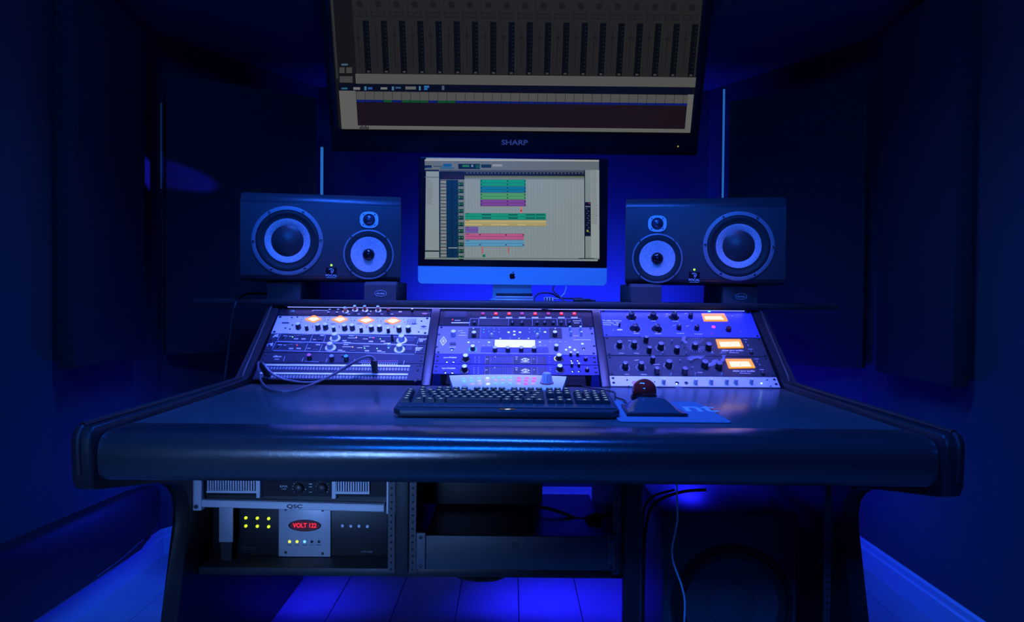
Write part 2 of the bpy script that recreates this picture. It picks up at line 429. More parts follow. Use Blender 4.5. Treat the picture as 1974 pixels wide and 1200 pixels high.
orange = emat('amber_glow', (1.0, .34, .005), 1.15); warm = emat('warm_white_glow', (1, .86, .62), 1.1)
red = emat('red_light', (1, .015, .002), 1.1, (.05, .0, .0)); dimred = emat('dim_red_light', (.30, .02, .10), .6, (.3, .02, .06))
redled = emat('red_led', (1, .05, .05), 1.6); grnled = emat('green_led', (.35, 1, .2), 1.4); amberled = emat('amber_led', (1, .55, .2), 1.5)
limeled = emat('lime_led', (.65, 1, .02), 1.3); blueled = emat('blue_led', (.1, .4, 1), 2.2); whtled = emat('white_led', (.75, .95, 1), 1.3)
tealled = emat('teal_led', (.05, .75, .75), .9); cyanled = emat('cyan_led', (.05, .5, 1), 3)
lcd = emat('lcd_white', (.85, .93, 1), 1.0); yelled = emat('yellow_led', (.8, .85, .02), 1.0)
magled = emat('magenta_led', (1, .03, .35), 2.2)
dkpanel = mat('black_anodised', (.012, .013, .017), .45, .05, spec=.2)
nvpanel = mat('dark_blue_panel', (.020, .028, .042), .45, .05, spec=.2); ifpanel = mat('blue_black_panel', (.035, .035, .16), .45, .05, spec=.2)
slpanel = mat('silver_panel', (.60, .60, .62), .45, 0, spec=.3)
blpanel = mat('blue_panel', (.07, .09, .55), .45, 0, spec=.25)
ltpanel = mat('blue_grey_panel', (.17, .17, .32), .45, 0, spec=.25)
paleknob = mat('pale_knob', (.88, .88, .9), .4)
btn = mat('pale_button', (.5, .5, .55), .4); dbtn = mat('dark_button', (.05, .05, .06), .4)
inset = mat('display_black', (.008, .008, .012), .55)

# ---- left bay
u = Unit('rack_preamp', 'black one-unit rack preamp with copper knobs at the top of the left bay', 'rack unit', 'L', 7, 8, dkpanel, ZL)
for x, y, b in ((960, 122, copper), (1058, 105, copper), (1158, 107, copper), (1290, 110, copper)): u.knob(x, y, .0058, .017, copper, paleknob, silver)
u.knob(1395, 130, .0055, .014, mat('dark_copper', (.35, .06, .03), .3, .5), None, nvpanel); u.knob(1633, 135, .004, .010, blackp, paleknob)
for x, y in ((808, 137), (893, 137), (795, 165), (880, 165)): u.button(x, y, .007, .005, btn)
u.jack(437, 160, .0055, mat('teal_jack', (.05, .3, .3), .4)); u.lamp(1220, 160, whtled, .0014)
u.line(660, 148, 790, 150, W8, 3); u.line(630, 155, 655, 148, W8, 4); u.rect(1735, 176, 1790, 190, (.5, .12, .12)); u.rect(1500, 160, 1530, 168, W8)
for x in (1000, 1100, 1200, 1330, 1430): u.rect(x - 14, 186, x + 14, 190, W8)
u.done()
u = Unit('meter_preamp', 'silver two-unit rack preamp with four glowing orange meters', 'rack unit', 'L', 5, 7, slpanel, ZL)
for cx, cy in ((645, 240), (908, 243), (1172, 252), (1440, 258)):
    o_ = [u.L(cx + a, cy + b) for a, b in ((-82, 0), (0, -34), (18, -34), (82, -2), (82, 4), (6, 32), (-10, 32), (-82, 5))]
    k = MB().prism([(p.x, p.y) for p in o_][::-1], u.top, u.top + .003).build('meter', orange, u.t)
    o_ = [u.L(cx + a, cy + b) for a, b in ((-56, 4), (-14, -14), (34, -14), (62, 4), (4, 26), (-8, 26))]
    MB().prism([(p.x, p.y) for p in o_][::-1], u.top + .003, u.top + .0034).build('meter_face', warm, k)
for x, y in ((487, 283), (685, 290), (762, 288), (953, 296), (1030, 294), (1222, 304), (1304, 302), (1500, 312), (1593, 312)): u.knob(x, y, .0082, .018, blackp, paleknob)
for x, y in ((572, 303), (845, 315), (1120, 320), (1392, 326)): u.knob(x, y, .0055, .017, blackp, paleknob)
for x, y in ((430, 222), (485, 218), (435, 298), (410, 338), (365, 328), (1728, 258), (1700, 367)): u.lamp(x, y, blackp, .003, 'toggle')
for cx, cy in ((645, 240), (908, 243), (1172, 252), (1440, 258)):
    for dx, dy in ((-118, 5), (-100, -22), (112, -15), (118, 12), (150, 5), (-125, 28)): u.lamp(cx + dx, cy + dy, copper, .0015)
D1 = (.04, .04, .07)
u.rect(330, 268, 400, 282, D1)
for i in range(4):
    for j in range(6): u.rect(1590 + i * 24 - j * 3, 240 + j * 10, 1604 + i * 24 - j * 3, 244 + j * 10, D1)
u.poly([(1715, 315), (1750, 303), (1785, 315), (1750, 327)], D1); u.rect(1712, 335, 1785, 339, D1)
for x in (640, 905, 1180, 1455): u.rect(x - 8, 305, x + 2, 330, (.35, .1, .05)); u.rect(x + 178, 284, x + 228, 290, D1)
u.done()
for nm, v0, yo, xo, ys, lab in (('channel_preamp', 4, 0, 0, 1, 'upper of two dark one-unit preamps with large silver knobs'), ('channel_preamp', 3, 92, -30, 1, 'lower of two dark one-unit preamps with large silver knobs')):
    u = Unit(nm, lab, 'rack unit', 'L', v0, v0 + 1, nvpanel, ZL, 'paired dark preamps in the left bay')
    up = yo == 0
    for x, y in (((855, 385), (1525, 405)) if up else ((808, 480), (1503, 497))): u.knob(x, y, .0095, .018, silver, alu, alu)
    if up: u.knob(1432, 392, .0045, .022, blackp)
    else: u.knob(1398, 485, .005, .012, paleknob, white); u.lamp(1398, 525, blueled, .003)
    for x, y, m in (((437, 418, grnled), (1075, 422, amberled), (1247, 427, redled), (1315, 437, grnled)) if up else ((480, 500, redled), (1038, 518, amberled), (1158, 530, grnled), (1282, 533, grnled))): u.lamp(x, y, m, .002)
    for x, y, m in (((470, 434, btn), (545, 434, btn), (735, 398, btn), (705, 440, dbtn), (955, 452, btn), (1075, 457, dbtn), (1220, 459, btn), (1340, 457, btn)) if up else ((420, 530, btn), (495, 529, btn), (690, 492, btn), (665, 542, dbtn), (910, 549, btn), (1035, 551, dbtn), (1180, 553, btn), (1305, 555, btn))): u.button(x, y, .013, .006, m)
    BL = (.45, .5, .75)
    ox, oy = (0, 0) if up else (-55, 88)
    for a in (((325, 378, 1680, 420), (300, 460, 1660, 492), (325, 378, 285, 445), (640, 390, 610, 465), (770, 400, 745, 470), (1705, 425, 1680, 490), (285, 445, 300, 460)) if up else ((270, 465, 1680, 500), (240, 550, 1655, 590), (270, 465, 232, 540), (590, 480, 560, 555), (735, 490, 705, 560), (1685, 505, 1665, 580))): u.line(*a, BL, 3.5)
    u.poly([(240 + ox, 400 + oy), (300 + ox, 385 + oy), (290 + ox, 420 + oy), (262 + ox, 415 + oy), (235 + ox, 425 + oy)], (.55, .58, .8))
    for i, (bx, by, bw) in enumerate(((345, 405, 40), (400, 408, 30), (640, 440, 30), (990, 425, 90), (1140, 435, 50), (1200, 420, 60), (1350, 478, 70), (950, 470, 70), (1000, 405, 50))): u.rect(bx + ox, by + oy, bx + bw + ox, by + 5 + oy, W8)
    for i in range(10): u.rect(450 + i * 17 + ox, 403 - i * 1.4 + oy, 456 + i * 17 + ox, 407 - i * 1.4 + oy, W8)
    u.rect(1590 + ox * .4, 420 + oy, 1655 + ox * .4, 462 + oy, (.03, .03, .05))
    for j in range(3): u.rect(1705 + ox * .7, 436 + j * 12 + oy, 1780 + ox * .7 - j * 15, 442 + j * 12 + oy, W8)
    u.jack(352 + ox, 432 + oy, .006)
    u.done()
u = Unit('slim_compressor', 'dark one-unit compressor with pink, blue and teal knobs', 'rack unit', 'L', 2, 3, nvpanel, ZL)
for x, y, c in ((600, 595, (.8, .12, .45)), (825, 605, (.15, .25, .8)), (970, 608, (.02, .45, .5))): u.knob(x, y, .0072, .016, blackp, mat('cap_%d' % x, c, .4))
for x, y in ((398, 650), (475, 650), (716, 660)): u.lamp(x, y, blackp, .0035, 'push_button')
u.knob(935, 600, .003, .006, blackp)
u.text('dbx', 283, 612, .011, white, .0003, 1.5); u.text('160A', 278, 640, .0055, white, .0001, 1.3)
for a in ((360, 610, 345, 660), (545, 625, 530, 665), (785, 630, 768, 672), (1060, 640, 1040, 690), (1555, 650, 1545, 695)): u.line(*a, W8, 3)
u.line(560, 660, 700, 668, W8, 2); u.line(1100, 672, 1495, 672, W8, 2)
for i in range(22): u.rect(1125 + i * 17, 653, 1134 + i * 17, 660, (.6, .08, .15) if i > 3 else (.3, .3, .6))
for i in range(16): u.rect(1130 + i * 23, 688, 1143 + i * 23, 697, W8)
u.done()
pb = Unit('patchbay', 'black patch bay with two bright label strips at the bottom of the left bay', 'patch bay', 'L', .35, 2, nvpanel, ZL)
strip_w = mat('white_label_strip', (.82, .82, .84), .4)
for (a, b) in (((165, 683), (1610, 727)), ((108, 768), (1590, 808))):
    p, q = pb.L(*a), pb.L(*b); ym = (p.y + q.y) / 2
    MB().box(p.x, q.x, ym - .0035, ym + .0035, pb.top, pb.top + .002, .0005, 1).build('label_strip', strip_w, pb.t)
    for dy in (-.0105, -.0155):
        mb = MB()
        for k in range(48):
            x = p.x + (q.x - p.x) * (k + .5) / 48
            mb.mi = 0; mb.lathe([(.0030, 0), (.0030, .001), (.0019, .001)], 8, (x, ym + dy, pb.top), cap=False); mb.mi = 1; mb.lathe([(.0019, 0), (.0019, .0004)], 8, (x, ym + dy, pb.top))
        o = mb.build('jack_row', [silver, hole], pb.t); o['kind'] = 'stuff'
for x, y in ((1690, 705), (1690, 738), (1690, 752), (1665, 860)): pb.screw(x, y)
# the patch cable looped across the bay
cable_b = mat('blue_grey_cable', (.10, .10, .13), .4)
def on(bayf, x, y, h): p = bayf.loc(*ZL(x, y), h=h); return bayf.M() @ p
pc = thing('patch_cable', 'pair of dark patch leads looping across the left rack bay onto the desk', 'cable', on(pb.f, 180, 800, 0))
def rel(o, pts): b = o.matrix_world.translation; return [Vector(p) - b for p in pts]
p1 = [on(pb.f, 98, 668, .055), on(pb.f, 92, 690, .06), on(pb.f, 97, 760, .055), on(pb.f, 118, 850, .04), atz(*ZL(180, 925), .778), atz(*ZL(290, 962), .777), atz(*ZL(420, 962), .777), atz(*ZL(540, 928), .778), on(pb.f, 700, 862, .03), on(pb.f, 870, 780, .04), on(pb.f, 1010, 700, .045), on(pb.f, 1110, 638, .05), on(pb.f, 1180, 614, .055), on(pb.f, 1222, 622, .054), on(pb.f, 1236, 645, .05)]
p2 = [on(pb.f, 122, 676, .05), on(pb.f, 150, 690, .052), on(pb.f, 200, 755, .045), on(pb.f, 300, 822, .035), on(pb.f, 430, 856, .03), on(pb.f, 580, 870, .028), on(pb.f, 720, 852, .03), on(pb.f, 880, 768, .042), on(pb.f, 1030, 676, .05), on(pb.f, 1130, 625, .058), on(pb.f, 1200, 608, .062), on(pb.f, 1245, 622, .058), on(pb.f, 1262, 650, .052)]
MB().tube(rel(pc, p1), .0032, 8, 6).build('lead', cable_b, pc); MB().tube(rel(pc, p2), .0032, 8, 6).build('lead', cable_b, pc)
for a, b in (((104, 668, .058), (175, 805, .003)), ((125, 672, .052), (205, 812, .003)), ((1236, 640, .052), (1252, 772, .003)), ((1262, 646, .054), (1275, 776, .003))):
    A, B = on(pb.f, *a), on(pb.f, *b)
    MB().tube(rel(pc, [A, A.lerp(B, .5), B]), .0062, 10, 1).build('plug', rubber, pc)

# ---- centre bay
u = Unit('monitor_controller', 'dark rack unit with a row of red lit square buttons', 'rack unit', 'C', 6, 8, dkpanel, ZC)
for x, m in ((608, dimred), (745, red), (885, red), (1022, dimred), (1160, red), (1300, dimred), (1438, red), (1575, red)):
    k = u.button(x, 188, .0105, .0115, m, .003)
    if m is red:
        link('lit_centre', cached('litc', lambda: MB().lathe([(.0022, 0), (.0022, .0004)], 3).mesh('lit_centre')), amberled, k, (0, -.001, .003))
    u.rect(x - 34, 229, x + 34, 243, (.7, .68, .8))
BX = (.42, .45, .75)
for a in ((475, 246, 1640, 246), (475, 246, 466, 322), (1640, 246, 1656, 322), (565, 252, 560, 320), (880, 252, 878, 320), (1130, 252, 1132, 320), (1390, 252, 1396, 320), (1480, 252, 1488, 320)): u.line(*a, BX, 3)
for x in (515, 920, 1020, 1180, 1262, 1350, 1437, 1520): u.knob(x, 278, .0058, .010, blackp)
u.slab(568, 262, 868, 318, inset, .001, 'display'); u.slab(200, 168, 440, 235, nvpanel, .001)
u.lamp(287, 257, redled, .0018); u.line(310, 265, 370, 265, W8, 5); u.line(275, 291, 465, 291, W8, 9); u.rect(1560, 268, 1640, 275, W8); u.rect(1570, 290, 1630, 296, W8)
u.jack(485, 190, .005, blackp); u.done()
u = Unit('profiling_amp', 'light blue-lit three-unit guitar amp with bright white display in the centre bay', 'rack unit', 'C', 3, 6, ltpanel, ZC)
dki = mat('dark_blue_inset', (.05, .06, .12), .35)
u.slab(448, 345, 582, 458, blackp, .001); u.slab(1312, 345, 1440, 458, blackp, .001); u.slab(584, 345, 1308, 460, dki, .001); u.slab(585, 548, 1300, 600, dki, .001)
u.slab(720, 466, 1168, 560, dki, .0015, 'display_bezel'); u.slab(730, 475, 1160, 552, lcd, .002, 'display')
u.poly([(152, 483), (192, 430), (230, 483), (184, 536)], (.75, .75, .82)); u.poly([(165, 483), (192, 447), (218, 483), (186, 519)], (.2, .2, .45)); u.poly([(176, 483), (192, 462), (206, 483), (188, 504)], (.75, .75, .82))
u.knob(295, 378, .0085, .016, silver, alu); u.slab(258, 500, 326, 526, blackp, .002, 'rocker_switch'); u.jack(283, 572, .0055)
for a in ((345, 378, 395, 374), (372, 396, 425, 396), (350, 422, 435, 422), (250, 550, 320, 550), (1560, 428, 1620, 428), (1565, 471, 1750, 471)): u.line(*a, W8, 5)
u.knob(513, 388, .0075, .016, dbtn, paleknob); u.knob(1370, 385, .0075, .016, dbtn, paleknob)
for x, y, m, r in ((617, 362, tealled, .0025), (672, 352, tealled, .0012), (727, 356, whtled, .0012), (780, 358, whtled, .0012), (507, 352, whtled, .0018), (1372, 352, whtled, .0018), (1152, 352, tealled, .0014), (1098, 358, whtled, .0012)): u.lamp(x, y, m, r)
for x, y, m in ((617, 387, tealled), (672, 378, btn), (727, 378, btn), (780, 387, btn), (1100, 385, btn), (1155, 378, tealled), (1210, 352, tealled), (1210, 378, tealled)): u.button(x, y, .0046, .0038, m, .002)
for x, y in ((880, 387), (940, 378), (1000, 387), (940, 413), (1265, 385)): u.button(x, y, .0072, .006, whtled, .002)
for x in (793, 893, 990, 1090): u.button(x, 452, .0046, .0042, whtled if x != 893 else btn, .002)
for x, y in ((455, 493), (510, 493), (565, 493), (672, 493), (617, 530), (670, 530), (1210, 490), (1318, 490), (1373, 490), (1425, 490), (1478, 490), (1213, 528), (1267, 528)): u.button(x, y, .0062, .0046, whtled if x in (455, 672, 1210) and y < 500 else btn, .002)
for x, y in ((700, 405), (1185, 405)): u.knob(x, y, .0045, .014, paleknob, white)
k = u.knob(500, 533, .0075, .014, tealled and dbtn, paleknob)
mb = MB()
for i in range(24):
    a0, a1 = [R(-60 + 300 * (i + j) / 24) for j in (0, 1)]
    if abs(math.sin((a0 + a1) / 2 - R(90))) < .28: continue
    mb.quad([(r_ * math.cos(a), r_ * math.sin(a), .0006) for r_, a in ((.0094, a0), (.0116, a0), (.0116, a1), (.0094, a1))])
mb.build('light_ring', tealled, k)
u.knob(1385, 526, .0072, .016, dbtn, paleknob)
for x in (735, 872, 1013, 1150): u.knob(x, 549, .0072, .014, dbtn, mat('lavender_cap', (.45, .45, .62), .4))
for x, y in ((1530, 330), (1640, 330), (1540, 385), (1650, 385)): u.knob(x, y, .0042, .014, paleknob, white)
u.button(1660, 508, .007, .006, whtled, .002); u.jack(1672, 567, .0055)
for x, y in ((1487, 572), (1527, 545), (1578, 572), (1537, 598)): u.button(x, y, .0066, .006, whtled, .002)
for x, y in ((145, 415), (120, 543), (1762, 405), (1785, 535)): u.screw(x, y)
u.done()
for i, (v0, lab) in enumerate(((2, 'upper of two audio interfaces with wide meter display and diamond logo'), (1, 'lower of two audio interfaces with wide meter display and diamond logo'))):
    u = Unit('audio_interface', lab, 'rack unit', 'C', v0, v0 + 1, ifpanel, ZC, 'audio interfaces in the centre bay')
    dx = lambda x, y: (x + (x - 960) * .022 * i, y + 114 * i)
    for x in (225, 297): u.jack(*dx(x, 702), .0045)
    u.knob(*dx(425, 633), .0088, .018, blackp, paleknob, blackm); u.knob(*dx(1413, 628), .0088, .018, blackp, paleknob, blackm)
    for x in (523, 568):
        for j, y in enumerate((650, 668, 686, 706)): u.button(*dx(x, y), .0042, .0026, btn, .0015)
    for x in (1313,):
        for y in (645, 672, 703): u.button(*dx(x, y), .0042, .003, btn, .0015)
    a = dx(622, 646); b = dx(1275, 728); u.slab(*a, *b, inset, .0012, 'meter_display'); u.top += .0013
    for x0 in range(700, 915, 21): u.line(*dx(x0, 650), *dx(x0, 722), (.10, .11, .3), 3)
    for x0 in range(1190, 1262, 18): u.line(*dx(x0, 650), *dx(x0, 722), (.08, .09, .25), 3)
    for y0 in (656, 668, 680, 692, 704, 716): u.line(*dx(692, y0), *dx(915, y0), (.08, .09, .25), 2)
    for x0 in (634, 684, 925, 1120, 1178): u.line(*dx(x0, 648), *dx(x0, 726), (.3, .32, .6), 2.5)
    u.poly([dx(1005, 682), dx(1045, 664), dx(1065, 664), dx(1105, 682), dx(1065, 701), dx(1045, 701)], (.85, .85, .9))
    u.poly([dx(1028, 684), dx(1045, 674), dx(1056, 684), dx(1045, 693)], (.05, .05, .1)); u.poly([dx(1060, 680), dx(1070, 671), dx(1082, 682), dx(1070, 692)], (.05, .05, .1))
    u.rect(*dx(1008, 704), *dx(1102, 711), (.85, .85, .9)); u.rect(*dx(950, 652), *dx(976, 658), W8); u.rect(*dx(955, 672), *dx(972, 680), W8); u.rect(*dx(640, 674), *dx(664, 680), W8); u.rect(*dx(732, 650), *dx(744, 658), W8); u.rect(*dx(1138, 672), *dx(1150, 678), W8)
    u.done(); u.pr = []; u.top -= .0013
    u.text('apollo', *dx(240, 656), .0085, white, .0002, 1.3); u.rect(*dx(278, 652), *dx(330, 663), (.7, .7, .85)); u.done('lettering_marks')
    for x, y in ((1537, 603), (1610, 605)): u.knob(*dx(x, y), .0042, .012, blackp, white)
    for x, y in ((1545, 690), (1612, 690)): u.jack(*dx(x, y), .0042)
    u.knob(*dx(1695, 655), .006, .010, blackp)
    if i == 0:
        p = u.L(1413, 628, .018); mb = MB()
        for j in range(12):
            a0, a1 = [R(120 + 110 * (j + q) / 12) for q in (0, 1)]
            mb.quad([(r_ * math.cos(a) + p.x, r_ * math.sin(a) + p.y, u.top + .0035) for r_, a in ((.0115, a0), (.0145, a0), (.0145, a1), (.0115, a1))])
        mb.build('light_ring', yelled, u.t)
u = Unit('blank_panel', 'black blank panel in shadow behind the pale desktop controller', 'rack panel', 'C', .02, .95, blackg, ZC, screws=False, wd=.40, depth=.02)

# ---- right bay
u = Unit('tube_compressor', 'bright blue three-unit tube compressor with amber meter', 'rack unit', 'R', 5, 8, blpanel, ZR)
for x, y, r in ((385, 165, .0125), (592, 165, .0125), (792, 165, .0125), (420, 275, .0125), (630, 280, .0125)):
    k = u.knob(x, y, r * .8, .018, blackp, None, blackg); c = u.f.loc(*u.Z(x, y), h=.018 + u.top)
    n = 11
    for i in range(n):
        a = R(-130 + 260 * i / (n - 1)) + math.pi / 2; d = Vector((math.cos(a), math.sin(a))); e = Vector((-d.y, d.x)) * .0004; c0 = Vector((c.x, c.y))
        u.pr.append(([tuple(c0 + d * .0165 - e), tuple(c0 + d * .0165 + e), tuple(c0 + d * .0195 + e), tuple(c0 + d * .0195 - e)], W8))
for x, y in ((948, 172), (838, 280), (1008, 284)): u.knob(x, y, .0078, .016, blackp, None)
k = u.knob(1310, 300, .0085, .014, mat('maroon_knob', (.06, .008, .012), .35), None)
o_ = [u.L(*q) for q in ((1048, 180), (1262, 180), (1297, 248), (1070, 248))]
k = MB().prism([(p.x, p.y) for p in o_][::-1], u.top, u.top + .004).build('meter', orange, u.t)
o_ = [u.L(*q, ) for q in ((1068, 208), (1232, 206), (1262, 240), (1085, 240))]
MB().prism([(p.x, p.y) for p in o_][::-1], u.top + .004, u.top + .0044).build('meter_face', warm, k)
u.lamp(1162, 300, magled, .006); u.lamp(1143, 365, emat('dim_magenta', (.6, .01, .5), .8), .0018)
u.text('TUBE-TECH', 196, 243, .0115, white, .0003, 1.0)
for a in ((108, 265, 215, 268), (232, 266, 262, 268), (112, 283, 188, 286), (205, 283, 262, 286)): u.line(*a, W8, 7)
for x, y in ((172, 190), (1340, 200), (1422, 345)): u.lamp(x, y, silver, .0022, 'screw_head')
u.lamp(208, 335, silver, .003, 'toggle_nut'); u.knob(270, 262, .0032, .016, blackp, base=False); u.rect(245, 325, 295, 338, W8)
for x0, x1, y in ((365, 405, 245), (570, 612, 248), (770, 830, 250), (400, 455, 366), (605, 665, 369), (808, 885, 366), (980, 1055, 373)): u.line(x0, y, x1, y + 1, W8, 5)
for x, y in ((705, 185), (700, 205), (775, 292), (945, 250), (900, 300), (885, 180)): u.line(x, y, x + 26, y - 6, W8, 4)
u.done()
tex = mat('black_crackle', (.024, .034, .04), .36, .1, .9, 500, spec=.35)
rowA = ((270, 440, .0085), (410, 440, .0085), (525, 392, .0075), (555, 492, .0075), (665, 455, .0095), (818, 490, .0085), (990, 455, .0098), (1120, 460, .0095))
rowB = ((325, 640, .0085), (478, 640, .0085), (588, 585, .0075), (628, 690, .0075), (742, 625, .0098), (895, 692, .0085), (1085, 628, .0100), (1220, 642, .0098))
DRG = (
  (3, rowA, 'upper of two black textured compressors with amber meters', ((768, 425), (863, 425), (885, 480), (905, 540), (680, 540), (1150, 535)),
   ((1182, 425), (1415, 425), (1448, 500), (1207, 505)), ((1212, 452), (1402, 449), (1422, 496), (1230, 499)), (1345, 524),
   ((1310, 547, 1400, 549), (265, 553, 310, 555), (405, 553, 455, 555), (1445, 422, 1485, 424), (1490, 515, 1535, 516), (490, 395, 480, 402), (350, 432, 380, 436)), ((1470, 445), (1490, 475)), (1525, 535),
   ((1000, 480, 7, 9, 20, 330), (930, 430, 4, 8, 120, 260), (1190, 545, 6, 9, -60, 160)), (405, 572)),
  (1, rowB, 'lower of two black textured compressors with amber meters', ((845, 612), (945, 612), (962, 680), (990, 738), (758, 738), (1243, 738)),
   ((1275, 612), (1515, 612), (1557, 692), (1307, 697)), ((1306, 640), (1492, 638), (1522, 687), (1328, 691)), (1450, 720),
   ((1410, 743, 1515, 745), (318, 754, 360, 756), (470, 755, 525, 757), (1550, 608, 1590, 610), (1600, 710, 1640, 711), (590, 660, 650, 660), (1010, 737, 1055, 738), (410, 622, 450, 618)), ((1575, 632), (1600, 660)), (1635, 735),
   ((1110, 620, 6, 9, 0, 110), (1000, 640, 6, 9, 190, 330), (1200, 610, 4, 9, -40, 60)), (592, 775)))
for v0, row_, lab, tog, q, f, tx, lines, leds, kn, orn, ylim in DRG:
    u = Unit('compressor', lab, 'rack unit', 'R', v0, v0 + 2, tex, ZR, 'pair of black compressors in the right bay')
    for j, (x, y, r) in enumerate(row_):
        u.knob(x, y, r, .020, blackp, mat('slate_cap', (.12, .13, .17), .4))
        if j < 2 or j == 4:
            c = u.f.loc(*u.Z(x, y), h=.020 + u.top); c0 = Vector((c.x, c.y))
            for k_ in range(12):
                a = R(-140 + 280 * k_ / 11) + math.pi / 2; d = Vector((math.cos(a), math.sin(a))); e = Vector((-d.y, d.x)) * .0006
                u.pr.append(([tuple(c0 + d * .0125 - e), tuple(c0 + d * .0125 + e), tuple(c0 + d * .0155 + e), tuple(c0 + d * .0155 - e)], W8))
    for x, y in tog: u.knob(x, y, .0022, .010, silver)
    o_ = [u.L(*p) for p in q]; k = MB().prism([(p.x, p.y) for p in o_][::-1], u.top, u.top + .004).build('meter', orange, u.t)
    o_ = [u.L(*p) for p in f]; MB().prism([(p.x, p.y) for p in o_][::-1], u.top + .004, u.top + .0044).build('meter_face', warm, k)
    a, b = [u.L(*p) for p in ((q[0][0] + 130, q[0][1] + 68), (q[0][0] + 150, q[0][1] + 35))]
    MB().prism([(a.x, a.y), (a.x + .0005, a.y), (b.x + .0005, b.y), (b.x, b.y)], u.top + .0044, u.top + .0047).build('needle', greyp, k)
    u.text('slate pro audio', *tx, .0082, white, .0003, 1.3)
    for a in lines: u.line(*a, W8, 4)
    for x, y in leds: u.lamp(x, y, silver, .002, 'indicator_light')
    u.knob(*kn, .006, .006, blackp)
    for cx, cy, n, rr, a0, a1 in orn:        # wavy silver ornament
        for kk in range(n):
            for t in range(22):
                a = R(a0 + (a1 - a0) * t / 22); r0 = 45 + kk * rr
                x, y = cx + r0 * math.cos(a), cy + r0 * .75 * math.sin(a)
                if y < ylim[0] or y > ylim[1] or (x > q[0][0] - 8 and q[0][1] - 6 < y < q[0][1] + 115): continue
                u.rect(x - 2.4, y - 2.0, x + 2.4, y + 2.0, (.30, .33, .42))
    u.done()
u = Unit('summing_preamp', 'white one-unit rack preamp with silver knobs along the bottom of the right bay', 'rack unit', 'R', 0, 1, slpanel, ZR)
for x in (692, 997, 1145, 1293, 1380, 1528): u.knob(x, 797, .0058, .015, silver, alu)
u.jack(815, 835, .006); u.jack(902, 835, .0055, blackm); u.lamp(1618, 838, emat('pale_green_led', (.6, 1, .8), 2.5), .0026)
for x, y in ((340, 806), (355, 866), (600, 825), (1672, 806), (1707, 866)): u.lamp(x, y, blackp, .0022, 'toggle')
for (cx, cy) in ((405, 830), (440, 830), (418, 848), (448, 848)):
    u.poly([(cx + 20 * math.cos(R(a)), cy + 15 * math.sin(R(a))) for a in range(0, 360, 30)], (.75, .14, .14))
    u.poly([(cx + 12 * math.cos(R(a)), cy + 8 * math.sin(R(a))) for a in range(0, 360, 30)], (.55, .4, .45))
for x in (650, 960, 1110, 1255, 1345, 1490): u.rect(x - 14, 795, x, 800, (.25, .25, .3))
u.rect(800, 876, 860, 880, (.3, .3, .35))
u.done()


# LED bar fixed under the bridge shelf
o = thing('led_bar', 'slim blue light bar fixed under the front of the bridge shelf', 'light bar', (XC, 2.452, .989))
MB().box(-.74, .74, -.004, .006, 0, .005).build('profile', blackm, o)
MB().box(-.73, .73, -.003, .004, -.002, 0).build('glow_face', emat('led_bar_glow', (.18, .22, 1), 2.2), o)

MB().lathe([(.004, -.004), (.004, -.001), (.002, .0)], 10).build('status_light', cyanled, o, (at(1367, 599, 2.45).x - XC, -.004, -.001))

